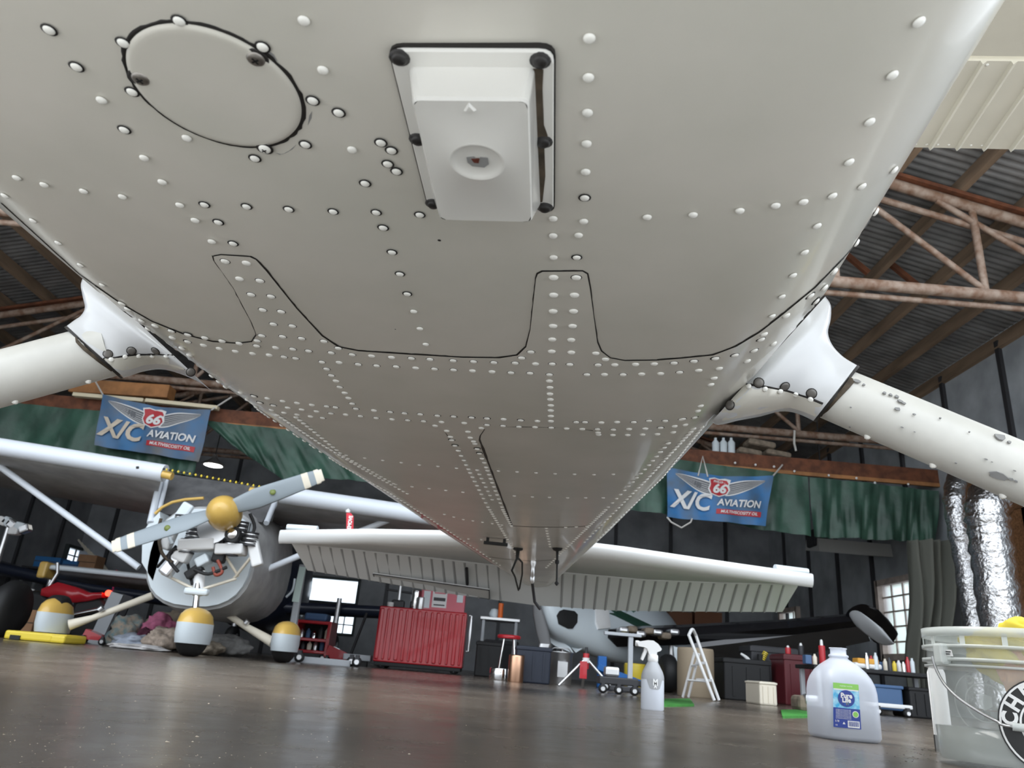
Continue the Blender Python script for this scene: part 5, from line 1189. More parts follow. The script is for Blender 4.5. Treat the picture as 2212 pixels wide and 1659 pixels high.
# black low tables/boxes under the wing
def crate(px, Y, w_, h_, m, lab, cat='crate', D_=.35, zb0=0.0, name='storage_crate', lidm=None):
    X = tocol(px, Y); b = MB(); b.bbox((X, Y, zb0 + h_ / 2), (w_, D_, h_), m, .015); b.bbox((X, Y, zb0 + h_ * .93), (w_ * 1.05, D_ * 1.05, h_ * .10), lidm or m, .008)
    for k in (-.3, 0, .3): b.box((X + k * w_, Y - D_ / 2 - .004, zb0 + h_ * .45), (w_ * .05, .012, h_ * .7), lidm or m)
    return tag(obj(name, b, loc=(X, Y, zb0)), lab, cat)
crate(1152, 8.4, .36, .36, mat('crate_navy', (.015, .02, .035), .5), 'dark navy crate under the white airplane nose', D_=.4)
crate(1058, 10.15, .34, .42, black, 'black box right of the ribbed red cabinet')
crate(1082, 11.9, .5, .5, darkm, 'dark grey box behind the narrow grey table')
t = thing('metal_pail', 'dented silver pail with white label under the white nose', 'pail', (tocol(1211, 8.9), 8.9, 0)); X = tocol(1211, 8.9)
b = MB(); b.lathe((X, 8.9, 0), [(.13, 0), (.135, .01), (.15, .33), (.155, .335), (.155, .345), (.145, .345), (.13, .03), (.001, .03)], alu, 24); obj('pail_body', b, t); b = MB(); b.box((X + .02, 8.9 - .146, .16), (.11, .01, .16), paper); obj('paper_label', b, t)
b = MB(); b.tube([(X - .15, 8.9, .32), (X - .08, 8.8, .38), (X + .08, 8.8, .38), (X + .15, 8.9, .32)], .006, alu, 6); obj('handle', b, t)
can('copper_can', 1118, 8.05, 0, .08, .26, copper, 'tall copper-coloured can left of the navy crate', 'can')
can('brass_lamp', 1186, 9.5, 0, .06, .22, copper, 'brass-coloured can right of the navy crate', 'can')
can('steel_pot', 1086, 8.4, 0, .12, .12, chrome, 'low shiny pot on the floor beneath the narrow table', 'pot')
t = thing('stool', 'small red-topped metal stool right of the ribbed cabinet', 'stool', (tocol(1098, 9.0), 9.0, 0)); X = tocol(1098, 9.0)
b = MB(); b.lathe((X, 9, .44), [(.13, 0), (.14, .02), (.13, .04), (.001, .045)], redp, 20); obj('seat', b, t)
for k in range(4): a = PI / 4 + k * PI / 2; b = MB(); b.tube([(X + .08 * math.cos(a), 9 + .08 * math.sin(a), .44), (X + .14 * math.cos(a), 9 + .14 * math.sin(a), 0)], .01, chrome, 6); obj('leg', b, t)
# tripod jack under the white wing
JY = 7.9; X = tocol(1267, JY); top = at(1265, 1398, JY).z
t = thing('tripod_jack', 'red and silver tripod jack under the white airplane', 'jack', (X, JY, 0))
b = MB(); b.tube([(X, JY, .18), (X, JY, top * .85)], .032, redp, 12); b.tube([(X, JY, top * .62), (X, JY, top * .74)], .036, paper, 12); b.tube([(X, JY, top * .85), (X, JY, top)], .015, darkm, 8); obj('column', b, t)
for a in (-2.7, -.4, 1.57): b = MB(); b.tube([(X, JY, top * .74), (X + .30 * math.cos(a), JY + .22 * math.sin(a), .01)], .014, alu, 8); obj('leg', b, t)
b = MB(); b.box((X - .03, JY - .05, .17), (.07, .03, .16), redp); obj('pump', b, t)
# blue beams, yellow drums
YD = 11.2
for i, px in enumerate((1372, 1384)):
    can('yellow_drum', px + 4 * i, 9.7 + .38 * i, 0, .13, .30, yellow, ['yellow drum under the black wing, the left one', 'yellow drum under the black wing, partly hidden on the right'][i], 'drum')
b = MB(); a = at(1298, 1445, 9.2); c = at(1392, 1478, 8.8); b.bbox((a + c) / 2, ((c - a).length, .12, .07), mat('jack_blue', (.01, .12, .4), .4), .01, Matrix.Rotation(-math.atan2(c.z - a.z, c.x - a.x), 3, 'Y')); X = (a.x + c.x) / 2
t = thing('engine_hoist', 'blue hoist with long low beam under the white airplane', 'hoist', (X, 9, 0)); obj('beam', b, t)
b = MB(); b.bbox((X - .22, 9.1, .17), (.10, .10, .34), MT['jack_blue'], .01); obj('post', b, t); b = MB(); b.bbox((X + .1, 8.95, .08), (.7, .14, .06), darkm, .01); obj('foot_beam', b, t)
for dx in (-.2, .1, .4): caster(t, (X + dx, 8.8, .05), .05)
# jack stand in front of black wing
KY = 7.6; X = tocol(1362, KY); zz = at(1362, 1372, KY).z; t = thing('support_stand', 'grey T-shaped support stand beside the spray bottle', 'stand', (X, KY, 0))
b = MB(); b.bbox((X, KY, zz / 2), (.045, .045, zz), MT['stand_grey'], .004); obj('post', b, t); b = MB(); b.bbox((X - .08, KY, zz), (.36, .07, .03), MT['stand_grey'], .004); obj('crossbar', b, t)
b = MB(); b.bbox((X - .02, KY, .03), (.5, .10, .05), darkm, .01); obj('base', b, t); 
for dx in (-.24, .2): caster(t, (X + dx, KY - .06, .04), .04)
t = thing('dolly', 'small dark equipment dolly left of the spray bottle', 'dolly', (tocol(1335, 6.6), 6.6, 0)); X = tocol(1335, 6.6)
b = MB(); b.bbox((X, 6.6, .10), (.32, .2, .06), darkm, .01); b.bbox((X - .05, 6.6, .17), (.12, .12, .08), alu, .02); obj('body', b, t)
for dx in (-.13, 0, .13): caster(t, (X + dx, 6.52, .035), .035)
# step ladder
LY = 6.9; t = thing('step_ladder', 'open white folding step ladder', 'ladder', (tocol(1515, LY), LY, 0))
def G(px, Y, z=None): return Vector((tocol(px, Y), Y, 0.0 if z is None else z))
tp = at(1497, 1358, LY)
LS = [((1488, 1372), (1543, 1512), LY - .0), ((1503, 1372), (1553, 1512), LY + .25)]
fr = []
for (u, d_, Y) in LS:
    a = at(*u, Y); c = at(*d_, Y); c.z = .01; fr.append((a, c))
for a, c in fr: b = MB(); b.tube([a, c], .014, paper, 8); obj('front_rail', b, t)
b = MB(); b.tube(smoothline3([fr[0][0], (fr[0][0] + fr[1][0]) / 2 + Vector((0, 0, .05)), fr[1][0]], 5), .014, paper, 8); obj('top_bow', b, t)
bk = []
for (u, d_, Y) in (((1500, 1410), (1475, 1505), LY + .35), ((1510, 1412), (1487, 1505), LY + .6)):
    a = at(*u, Y - .2); c = at(*d_, Y); c.z = .01; bk.append((a, c)); b = MB(); b.tube([a, c], .012, paper, 8); obj('rear_rail', b, t)
for k in (.45, .72): b = MB(); p, q = fr[0][0].lerp(fr[0][1], k), fr[1][0].lerp(fr[1][1], k); r_, s_ = bk[0][0].lerp(bk[0][1], max(0, k * 1.2 - .25)), bk[1][0].lerp(bk[1][1], max(0, k * 1.2 - .25)); b.prism([p, q, q + (r_ - p) * .55, p + (r_ - p) * .55], (0, 0, .02), paper); obj('step', b, t); b = MB(); b.tube([r_, s_], .01, paper, 6); b.tube([p, r_], .008, paper, 6); obj('brace', b, t)
can('tan_drum', 1502, 8.3, 0, .19, .48, mat('tan_board', (.30, .24, .17), .7), 'tan fibre drum behind the white step ladder', 'drum')
# green strips on the floor
def gstrip(p0, p1, p2, p3, lab):
    q = [fl(*p) for p in (p0, p1, p2, p3)]; q = rrect(q, .06); b = MB(); b.prism(q, (0, 0, .012), greenp); c = sum(q, Vector()) / len(q); o = tag(obj('green_mat', b, loc=c), lab, 'mat')
    return o
gstrip((1433, 1513), (1490, 1512), (1500, 1526), (1433, 1527), 'green strip on the floor just right of the spray bottle')
gstrip((1687, 1537), (1765, 1535), (1770, 1550), (1690, 1552), 'green strip on the floor left of the water jug')
# dark shelving, benches, tools at the right rear
random.seed(21)
def bench(px0, px1, ptop, pf, lab, items, m=black):
    Y = fl((px0 + px1) / 2, pf).y; Y = min(Y, 9.0); t, z, xm = table(px0, px1, ptop, Y, lab, m, .035, .45); return Y, z
BY, bz = bench(1735, 2003, 1446, 1541, 'long black workbench under the right window', None)
names = [('spray_can', chrome), ('spray_can', redp), ('bottle', palew), ('tool_box', dblue), ('jar', tipw), ('bottle', darkm), ('spray_can', yellow), ('tin', paper)]
k = 0
LB = ['silver', 'red', 'pale', 'blue', 'cream', 'dark', 'yellow', 'white']
for i in range(14):
    px = lerp(1870, 1996, i / 13) if i < 11 else lerp(1742, 1775, (i - 11) / 2); Y = BY + random.uniform(-.12, .1); X = tocol(px, Y); nm, m = names[i % 8]; h_ = random.uniform(.09, .17); r_ = .020
    b = MB()
    if nm == 'tool_box': b.bbox((X, Y, bz + .04), (.06, .08, .08), m, .008)
    else: b.lathe((X, Y, bz), [(r_, 0), (r_, h_ * .75), (r_ * .5, h_ * .88), (r_ * .5, h_)], m, 12)
    tag(obj(nm, b, loc=(X, Y, bz)), '%s %s standing %s in the row on the black workbench' % (LB[i % 8], nm.replace('_', ' '), (['leftmost', 'second', 'third', 'fourth', 'fifth', 'sixth', 'seventh', 'eighth', 'ninth', 'tenth', 'rightmost', 'at the far left end', 'left of the jug', 'beside the jug'][i])), nm.replace('_', ' '), 'bottles and cans on the workbench')
b = MB(); X = tocol(1865, BY); b.bbox((X, BY - .02, bz + .07), (.20, .12, .05), mat('amber_board', (.7, .35, .05), .5), .01); b.bbox((X, BY, bz + .03), (.26, .16, .05), paper, .02); tag(obj('sander', b, loc=(X, BY, bz)), 'white and amber power tool beside the jug on the workbench', 'tool')
b = MB(); X = tocol(1905, BY - .1); b.bbox((X, BY, bz * .38), (.26, .3, .20), dblue, .02); b.bbox((X, BY, bz * .38 + .1), (.28, .32, .03), dblue, .01); tag(obj('blue_bin', b, loc=(X, BY, .03)), 'blue plastic bin on the white dolly below the bench', 'bin')
t = thing('floor_dolly', 'white floor dolly with wheels below the workbench', 'dolly', (tocol(1910, BY - .35), BY - .35, 0)); X = tocol(1908, BY - .35)
b = MB(); b.bbox((X, BY - .35, .085), (.36, .14, .035), paper, .01); obj('deck', b, t)
for dx in (-.14, .12): caster(t, (X + dx, BY - .43, .035), .033)
crate(1965, BY, .28, .26, black, 'black box under the right end of the workbench', zb0=0)
crate(1812, BY + .1, .3, .22, darkm, 'dark grey box under the workbench behind the jug')
b = MB(); X = tocol(1731, 6.0); b.bbox((X, 6.0, .06), (.15, .2, .11), sack, .03); b.bbox((X + .02, 5.93, .09), (.12, .1, .08), alu, .03); tag(obj('paper_bag', b, loc=(X, 6.0, 0)), 'crumpled paper bag with metal scraps left of the jug', 'bag')
# dark equipment between ladder and jug
for (px, Y, w_, h_, m, lab) in [(1600, 8.6, .5, .42, black, 'black cabinet just right of the step ladder'), (1640, 7.4, .16, .20, tipw, 'cream carton on the floor in front of the black cabinets'), (1660, 9.2, .55, .6, darkm, 'dark grey cabinet behind the cream carton'), (1712, 8.4, .35, .5, mat('maroon', (.10, .015, .02), .4), 'maroon tool chest left of the jug'), (1560, 9.0, .35, .3, black, 'black low case behind the step ladder')]:
    crate(px, Y, w_, h_, m, lab, 'cabinet' if h_ > .3 else 'box', .4, name='equipment_box' if h_ < .45 else 'equipment_cabinet')
b = MB(); P_ = smoothline3([at(*p, 8.8) for p in [(1600, 1412), (1614, 1422), (1624, 1438), (1632, 1455)]], 5); b.tube(P_, [.012 + .025 * i / len(P_) for i in range(len(P_))], paper, 10); b.tube([P_[-1], Vector((P_[-1].x, 8.8, .43))], .03, paper, 8); tag(obj('horn_lamp', b, loc=P_[-1]), 'curved white horn-shaped funnel above the black cabinets', 'funnel')
b = MB(); p = at(1643, 1432, 8.9); q = at(1655, 1408, 8.9); b.tube([Vector((p.x, 8.9, .5)), p], .035, black, 10)
for k in range(7): b.tube([p.lerp(q, k / 7), p.lerp(q, (k + .6) / 7)], .032, yellow, 10)
b.tube([p, q], .024, black, 10); tag(obj('striped_hose', b, loc=(p.x, 8.9, .5)), 'yellow and black striped handle above the dark grey cabinet', 'handle')
for (px, Y, h_, m, lab) in [(1775, 7.2, .30, redp, 'red bottle behind the neck of the jug'), (1702, 8.4, .12, redp, 'short red can on the maroon chest'), (1730, 8.3, .16, darkm, 'dark bottle on the maroon chest')]:
    z0 = bz if px == 1775 else .5; can('workshop_bottle', px, Y if px != 1775 else BY, z0, .03, h_ * .6, m, lab, 'bottle', top=paper)
# propeller / wheels dark stuff behind bottle
b = MB(); X = tocol(1443, 9.6); b.lathe((X, 9.6, .22), [(.06, -.08), (.19, -.08), (.22, -.03), (.22, .03), (.19, .08), (.06, .08)], black, 22, ax='X'); tag(obj('spare_tyre', b, loc=(X, 9.6, 0)), 'black tyre behind the spray bottle', 'tyre')
# window-wall foliage outside, back brown panels
for (x, y, z, r) in [(12, 20, -.3, 1.3), (15, 25, .0, 2.0), (12.4, 23.6, -.2, .8), (17, 30, 0, 2.6)]:
    b = MB(); random.seed(int(x)); bm = bmesh.new(); bmesh.ops.create_icosphere(bm, subdivisions=3, radius=r)
    for v in bm.verts: v.co *= random.uniform(.88, 1.12)
    b.add([v.co + Vector((x, y, z + r * .7)) for v in bm.verts], [[v.index for v in f.verts] for f in bm.faces], leaf, True); bm.free(); tag(obj('bush', b, loc=(x, y, 0)), ['small green bush nearest the right window', 'large green bush outside the right window', 'low green bush between the larger ones outside', 'tall green bush farthest off outside the window'][[12, 15, 12.4, 17].index(x)], 'bush', 'bushes outside the window')
for i, (px0, px1) in enumerate([(1442, 1492), (1497, 1556)]):
    a = at(px0, 1320, 16.2); c = at(px1, 1356, 16.2); b = MB(); b.bbox(((a.x + c.x) / 2, 16.2, (a.z) / 2 + .35), (c.x - a.x, .3, a.z - .7), mat('brown_cabinet', (.18, .07, .03), .5), .01); b.box(((a.x + c.x) / 2, 16.04, a.z * .7), (.02, .03, .1), alu); b.box(((a.x + c.x) / 2, 16.2, .35), (c.x - a.x - .1, .25, .7), black)
    tag(obj('wall_cabinet', b, loc=((a.x + c.x) / 2, 16.2, 0)), ['left one of the two brown cupboards at the back wall', 'right one of the two brown cupboards at the back wall'][i], 'cupboard')

# ------------------------------------------------------------ left side clutter
def rag(px, py, Y, w_, h_, m, lab, seed):
    random.seed(seed); c = at(px, py, Y); bm = bmesh.new(); bmesh.ops.create_icosphere(bm, subdivisions=4, radius=1)
    from mathutils import noise
    b = MB(); vs = []
    for v in bm.verts:
        n_ = noise.fractal(v.co * 1.6 + Vector((seed, 0, 0)), .9, 2.1, 4); q = v.co * (1 + .38 * n_); vs.append(Vector((c.x + q.x * w_ * .9, Y + q.y * .17, max(.004, h_ * .5 + q.z * h_ * .6))))
    b.add(vs, [[v.index for v in f.verts] for f in bm.faces], m, True); bm.free(); return tag(obj('cloth_rag', b, loc=(c.x, Y, 0)), lab, 'rag')
rm = [mat('rag_print', (.35, .28, .22), .9, var=.7, vscale=18, col2=(.12, .2, .22)), mat('rag_pink', (.55, .16, .28), .9, var=.4, vscale=12), mat('rag_tan', (.42, .34, .28), .9, var=.4, vscale=25), mat('rag_blue', (.36, .40, .48), .9, var=.3), mat('rag_white', (.6, .58, .58), .9, var=.3), mat('rag_grey', (.22, .215, .21), .9, var=.3, vscale=20), mat('rag_maroon', (.12, .03, .06), .9, var=.4), mat('rag_cream', (.45, .38, .30), .9, var=.5, vscale=20)]
for i, (x, Y, w_, h_, lab) in enumerate([(262, 8.9, .22, .30, 'flowered cloth at the left end of the rag pile'), (332, 9.0, .20, .34, 'bright pink cloth on top of the rag pile'), (350, 8.5, .20, .22, 'tan patterned cloth left of the nose wheel'), (285, 8.6, .24, .14, 'pale blue cloth at the front of the rag pile'), (300, 8.2, .30, .05, 'white cloth lying flat before the rag pile'), (487, 8.9, .30, .20, 'grey quilted cloth right of the nose wheel'), (310, 8.75, .12, .2, 'maroon cloth in the middle of the rag pile'), (445, 8.6, .18, .14, 'cream cloth just right of the nose tyre'), (375, 9.4, .4, .42, 'dark tan blanket heaped behind the rag pile')]):
    rag(x, 1400, Y, w_, h_, rm[i] if i < 8 else sack, lab, i + 3)
# motorcycle
MY = 10.2; X = tocol(150, MY); t = thing('motorcycle', 'red motorcycle parked behind the left wheel fairing', 'motorcycle', (X, MY, 0))
for dx in (-.62, .12):
    b = MB(); c = Vector((X + dx, MY, .29)); b.lathe(c, [(.22, -.05), (.27, -.05), (.29, 0), (.27, .05), (.22, .05)], black, 26, ax='Y'); w_ = obj('wheel', b, t)
    b = MB(); b.lathe(c, [(.225, -.03), (.20, -.035), (.18, -.02), (.18, .02), (.20, .035), (.225, .03)], alu, 26, ax='Y')
    for k in range(5): a = 2 * PI * k / 5; b.tube([c, c + Vector((.19 * math.cos(a), 0, .19 * math.sin(a)))], .012, redp, 6)
    obj('rim', b, w_)
b = MB(); b.loft([[Vector((X + x, MY + y, z)) for y, z in [(-.1, z0), (.1, z0), (.12, z1), (-.12, z1)]] for x, z0, z1 in [(-.50, .52, .60), (-.32, .5, .70), (-.1, .46, .66), (.1, .5, .60), (.28, .56, .62)]], redp, True); obj('fairing', b, t)
b = MB(); b.bbox((X - .22, MY, .38), (.35, .2, .28), darkm, .04); obj('engine', b, t); b = MB(); b.tube([(X - .6, MY, .3), (X - .42, MY, .82), (X - .46, MY, .95)], .022, alu, 8); obj('fork', b, t)
b = MB(); b.lathe((X + .34, MY - .06, .62), [(.04, -.02), (.04, .02)], redglow, 12, ax='Y'); obj('tail_lamp', b, t)
b = MB(); b.tube([(X - .05, MY - .12, .3), (X + .35, MY - .14, .42)], .03, chrome, 10); obj('exhaust', b, t)
# boxes
def carton(px, Y, w_, h_, z0, m, lab, D_=.35):
    X = tocol(px, Y); b = MB(); b.bbox((X, Y, z0 + h_ / 2), (w_, D_, h_), m, .008); o = tag(obj('carton', b, loc=(X, Y, z0)), lab, 'box')
    b = MB(); b.box((X, Y - D_ / 2 - .002, z0 + h_ * .55), (w_ * .98, .003, .012), brgrime); obj('flap_seam', b, o); return o
carton(43, 9.4, .34, .32, 0, cardb, 'brown cardboard box on the floor at the far left')
t, z2, xm = table(10, 150, 1226, 14.6, 'long dark shelf behind the navy wing at the left', darkm)
carton(58, 14.6, .48, .20, z2, mat('blue_carton', (.03, .16, .40), .5), 'wide blue box on the left rear shelf'); carton(110, 14.6, .28, .16, z2, MT['blue_carton'], 'smaller blue box on the left rear shelf'); carton(146, 14.65, .34, .30, z2, cardb, 'open cardboard box on the left rear shelf')
carton(60, 11.2, .8, .5, 0, MT['blue_carton'], 'big blue bin behind the motorcycle')
for i, px in enumerate((-4, 13, 30)): can('oil_bottle', px, 10.8, .0, .04, .62, [darkm, alu, paper][i], ['dark', 'silver', 'white'][i] + ' tall bottle at the left edge', 'bottle')
b = MB(); X = tocol(-4, 8.6); b.lathe((X, 8.6, .30), [(.1, -.09), (.26, -.09), (.30, -.03), (.30, .03), (.26, .09), (.1, .09)], black, 26, ax='X'); tag(obj('loose_tyre', b, loc=(X, 8.6, 0)), 'large black tyre cut by the left edge', 'tyre')
# white engine part at left edge, leaning louvre, bright panes in the left wall
random.seed(5); b = MB()
for k in range(6): b.bbox(at(8 + 9 * k, 1128 + 4 * k, 9.4) + Vector((0, 0, random.uniform(-.04, .04))), (.12, .12, .10), [paper, palew, alu][k % 3], .02, Matrix.Rotation(random.uniform(-.6, .6), 3, 'Y'))
b.tube([at(18, 1140, 9.4), Vector((at(18, 1140, 9.4).x, 9.4, 0.01))], .03, alu, 8); b.lathe((at(18, 1140, 9.4).x, 9.4, 0), [(.25, 0), (.25, .02), (.04, .04)], darkm, 16); tag(obj('engine_on_stand', b, loc=(at(18, 1140, 9.4).x, 9.4, 0)), 'white engine part on a stand at the left edge', 'engine')
a = at(178, 1178, 15.9); c = at(232, 1232, 15.9); b = MB(); 
for k in range(9):
    p = a.lerp(c, k / 8); b.bbox(p, (.32, .02, .035), tipw, .004, Matrix.Rotation(.75, 3, 'Y'))
b.tube([a, c], .02, tipw, 6); b.tube([c, Vector((c.x, 15.9, .02))], .02, darkm, 6); tag(obj('louvre_grille', b, loc=(c.x, 15.9, 0)), 'cream slatted grille leaning at the left rear', 'grille')
b = MB(); b.tube([at(252, 1232, 11.6), at(233, 1330, 11.2), Vector((tocol(232, 11.2), 11.2, .01))], .015, mat('crimson_rod', (.35, .02, .08), .5), 6); tag(obj('red_pole', b, loc=(tocol(232, 11.2), 11.2, 0)), 'thin crimson pole standing behind the rag pile', 'pole')
for i, (px, Y, lab) in enumerate([(212, 9.6, 'leaning dark grey board left of the rag pile'), (236, 9.9, 'black board leaning behind the rag pile')]):
    X = tocol(px, Y); b = MB(); b.bbox((X, Y, .30), (.16, .03, .62), darkm if i else MT['stand_grey'], .004, Matrix.Rotation(.2, 3, 'Y')); tag(obj('leaning_board', b, loc=(X, Y, 0)), lab, 'board')
# remove-before-flight streamer on the grey wing
p = at(752, 1103, 7.2); b = MB(); q = [at(748, 1108, 7.15), at(758, 1108, 7.15), at(764, 1116, 7.15), at(763, 1145, 7.15), at(748, 1145, 7.15)]; b.prism(q, (0, .008, 0), mat('streamer_red', (.65, .03, .05), .5)); st_ = obj('streamer', b, ap, label='red warning streamer')
b = MB(); b.lathe(p, [(.02, -.02), (.025, 0), (.001, .02)], paper, 10); obj('streamer_ball', b, ap)
b = MB(); M = (q[3] - q[2]).normalized(); c_ = (q[2] + q[4]) / 2 + Vector((0, -.003, 0)); text_on(b, 'REMOVE', .05, at(756, 1131, 7.14), (0, 0, 1), (-1, 0, 0), print_w, .8, 0, .002); obj('lettering', b, st_)
# lit panes in the left rear wall are real openings further back

# ============================================================ FOREGROUND: SPRAY BOTTLE, JUG, BUCKET
def plane_map(c, ex, ey): return lambda x, y: Vector(c) + Vector(ex) * x + Vector(ey) * y
# spray bottle
g = fl(1409, 1534); BYY = g.y; s_ = (at(1434, 1500, BYY).x - at(1385, 1500, BYY).x) / 2; ht = at(1402, 1386, BYY).z
t = thing('spray_bottle', 'translucent white trigger spray bottle with grey shoulder, on the floor', 'bottle', (g.x, g.y, 0)); X, Y = g.x, g.y
plast = mat('bottle_plastic', (.74, .78, .86), .35, alpha=.86); greyl = mat('shoulder_grey', (.36, .37, .39), .4)
b = MB(); b.lathe((X, Y, 0), [(s_ * .93, .0), (s_ * 1.0, .006), (s_ * 1.0, ht * .42), (s_ * .97, ht * .50), (s_ * .86, ht * .56), (s_ * .55, ht * .66), (s_ * .38, ht * .71)], plast, 32); body = obj('body', b, t)
b = MB(); b.lathe((X, Y, 0), [(s_ * .95, .004), (s_ * .965, ht * .33), (.001, ht * .33)], mat('bottle_liquid', (.42, .46, .56), .3), 28); obj('liquid', b, t)
b = MB(); b.lathe((X, Y, 0), [(s_ * 1.02, .003), (s_ * 1.02, ht * .10)], greyl, 32) ; b = MB()
b.lathe((X, Y, 0), [(s_ * 1.008, ht * .44), (s_ * .985, ht * .50), (s_ * .875, ht * .562), (s_ * .56, ht * .665), (s_ * .40, ht * .712)], greyl, 32); obj('grey_shoulder', b, t)
b = MB(); n = 10; q = []
for i in range(n + 1): a = -PI / 2 - .55 + 1.1 * i / n; q.append((a, ht * (.44 if True else 0)))
sh = []
for i in range(n + 1):
    a = -PI / 2 - .75 + 1.5 * i / n; d_ = abs(i / n - .5) * 2; low = ht * (.30 + .14 * max(0, d_ - .55) / .45); r = s_ * 1.012
    sh += [Vector((X + r * math.cos(a), Y + r * math.sin(a), low)), Vector((X + r * math.cos(a), Y + r * math.sin(a), ht * .45))]
b.add(sh, [(2 * i, 2 * i + 2, 2 * i + 3, 2 * i + 1) for i in range(n)], greyl, True); lab_ = obj('grey_label', b, t)
b = MB(); text_on(b, 'M', s_ * .75, (X + .002, Y - s_ * 1.035, ht * .40), (1, 0, 0), (0, 0, 1), print_w, .8, 0, .001); text_on(b, 'A', s_ * .45, (X + .002, Y - s_ * 1.035, ht * .345), (1, 0, 0), (0, 0, 1), print_w, .8, 0, .001); obj('lettering', b, lab_)
b = MB(); b.lathe((X, Y, 0), [(s_ * .42, ht * .70), (s_ * .46, ht * .715), (s_ * .46, ht * .80), (s_ * .36, ht * .81)], paper, 28); cap = obj('collar', b, t)
def hp(px, py, dy=0): p = at(px, py, Y); return Vector((p.x, Y + dy, p.z))
out = [(1402, 1417), (1397, 1402), (1391, 1398), (1378, 1396), (1374, 1387), (1384, 1385), (1398, 1383), (1410, 1384), (1420, 1391), (1428, 1402), (1426, 1406), (1418, 1409), (1417, 1418)]
b = MB(); P_ = [hp(x, y, -s_ * .34) for x, y in out]; b.prism(P_, (0, s_ * .68, 0), paper); obj('sprayer_head', b, t)
b = MB(); b.lathe(hp(1378, 1390), [(s_ * .24, -.012), (s_ * .26, .0), (s_ * .2, .012)], paper, 14, ax='X'); obj('nozzle', b, t)
b = MB(); tr = [(1392, 1397), (1390, 1407), (1386, 1417), (1384, 1424), (1388, 1427), (1393, 1417), (1397, 1407), (1399, 1398)]; b.prism([hp(x, y, -s_ * .2) for x, y in tr], (0, s_ * .4, 0), paper); obj('trigger', b, t)
# water jug
g = fl(1821, 1600); JX, JYY = g.x, g.y + .06; hJ = at(1812, 1400, JYY).z; wJ = (at(1886, 1520, JYY).x - at(1751, 1520, JYY).x) / 2
JX = (at(1886, 1520, JYY).x + at(1751, 1520, JYY).x) / 2
t = thing('water_jug', 'translucent gallon water jug with blue label on the floor, part full', 'jug', (JX, JYY, 0))
JM = Matrix.Rotation(.10, 3, 'Z')
def sq(r, z, k=3.6, n=40, ry=1.0):
    out = []
    for j in range(n):
        a = 2 * PI * j / n; ct, st = math.cos(a), math.sin(a); v = Vector((r * abs(ct) ** (2 / k) * (1 if ct > 0 else -1), ry * r * abs(st) ** (2 / k) * (1 if st > 0 else -1), 0)); out.append(Vector((JX, JYY, z)) + JM @ v)
    return out
jp = mat('jug_plastic', (.80, .84, .93), .3, alpha=.50); W_ = wJ * .90
prof = [(.88, 0, 3.2), (.97, .015, 3.6), (1.02, .05, 3.8), (1.01, .30, 4), (1.0, .52, 3.8), (.98, .60, 3.4), (.92, .67, 3.0), (.80, .74, 2.7), (.64, .80, 2.4), (.44, .85, 2.1), (.33, .875, 2), (.30, .89, 2)]
b = MB(); b.loft([sq(W_ * r, hJ * z, k) for r, z, k in prof], jp, True); jb = obj('body', b, t)
b = MB(); b.loft([sq(W_ * .30, hJ * .89, 2), sq(W_ * .34, hJ * .90, 2), sq(W_ * .34, hJ * .915, 2), sq(W_ * .27, hJ * .93, 2), sq(W_ * .27, hJ * .985, 2), sq(W_ * .30, hJ * .988, 2), sq(W_ * .30, hJ * 1.0, 2), sq(W_ * .25, hJ * 1.0, 2), sq(W_ * .24, hJ * .90, 2)], jp, False); obj('neck', b, jb)
b = MB(); b.loft([sq(W_ * .84, .003, 3.4), sq(W_ * .97, hJ * .05, 3.8), sq(W_ * .975, hJ * .335, 4)], mat('jug_water', (.33, .36, .43), .2), True); obj('water', b, t)
lc_ = Vector((JX, JYY, 0)) + JM @ Vector((0, -W_ * 1.012, 0)); lx = JM @ Vector((1, 0, 0)); lz = Vector((0, 0, 1)); ln = JM @ Vector((0, -1, 0))
# label quad from the photograph's corner points, on the jug's front plane
def onlab(px, py, lift=0.0):
    d = _ray(px, py); t_ = (lc_ - CAM).dot(ln) / d.dot(ln); return CAM + d * t_ + ln * lift
LC = [(1799, 1474), (1854, 1479), (1860, 1576), (1800, 1570)]
def LB_(u, v, lift): 
    a = [onlab(*p, lift) for p in LC]; return a[0].lerp(a[1], u).lerp(a[3].lerp(a[2], u), v)
def quad(name, u0, v0, u1, v1, m, lift, par): b = MB(); b.add([LB_(u0, v0, lift), LB_(u1, v0, lift), LB_(u1, v1, lift), LB_(u0, v1, lift)], [(0, 1, 2, 3)], m); return obj(name, b, par)
lb = quad('label', 0, 0, 1, 1, labsky, .0006, t); quad('green_band', 0, 0, 1, .13, labgreen, .0012, lb); quad('navy_panel', 0, .56, 1, 1, labblue, .0012, lb)
quad('green_band', .02, .11, .98, .16, print_w, .0010, lb)
b = MB(); b.add([LB_(.5 + .32 * math.cos(a), .34 + .19 * math.sin(a), .0016) for a in [2 * PI * k / 28 for k in range(28)]], [tuple(range(28))], labblue); obj('round_badge', b, lb)
lw = (onlab(*LC[1]) - onlab(*LC[0])).length; lh = (onlab(*LC[3]) - onlab(*LC[0])).length
def LT(txt, size, u, v, m, sx=1.0, bold=.0): b = MB(); text_on(b, txt, size * lh, None, None, None, m, sx, 0, bold, fn=lambda x, y: LB_(u + x / lw, v - y / lh, .0022)); obj('lettering', b, lb)
LT('Pure', .155, .50, .28, print_w, 1, .0008); LT('Life', .155, .50, .38, print_w, 1, .0008); LT('PURIFIED WATER', .035, .5, .065, print_w, 1.2)
for k, (c_, u) in enumerate(((mat('kid_blue', (.05, .3, .7), .5), .44), (yellow, .50), (labgreen, .56))): LT('Y', .07, u, .47, c_, .8)
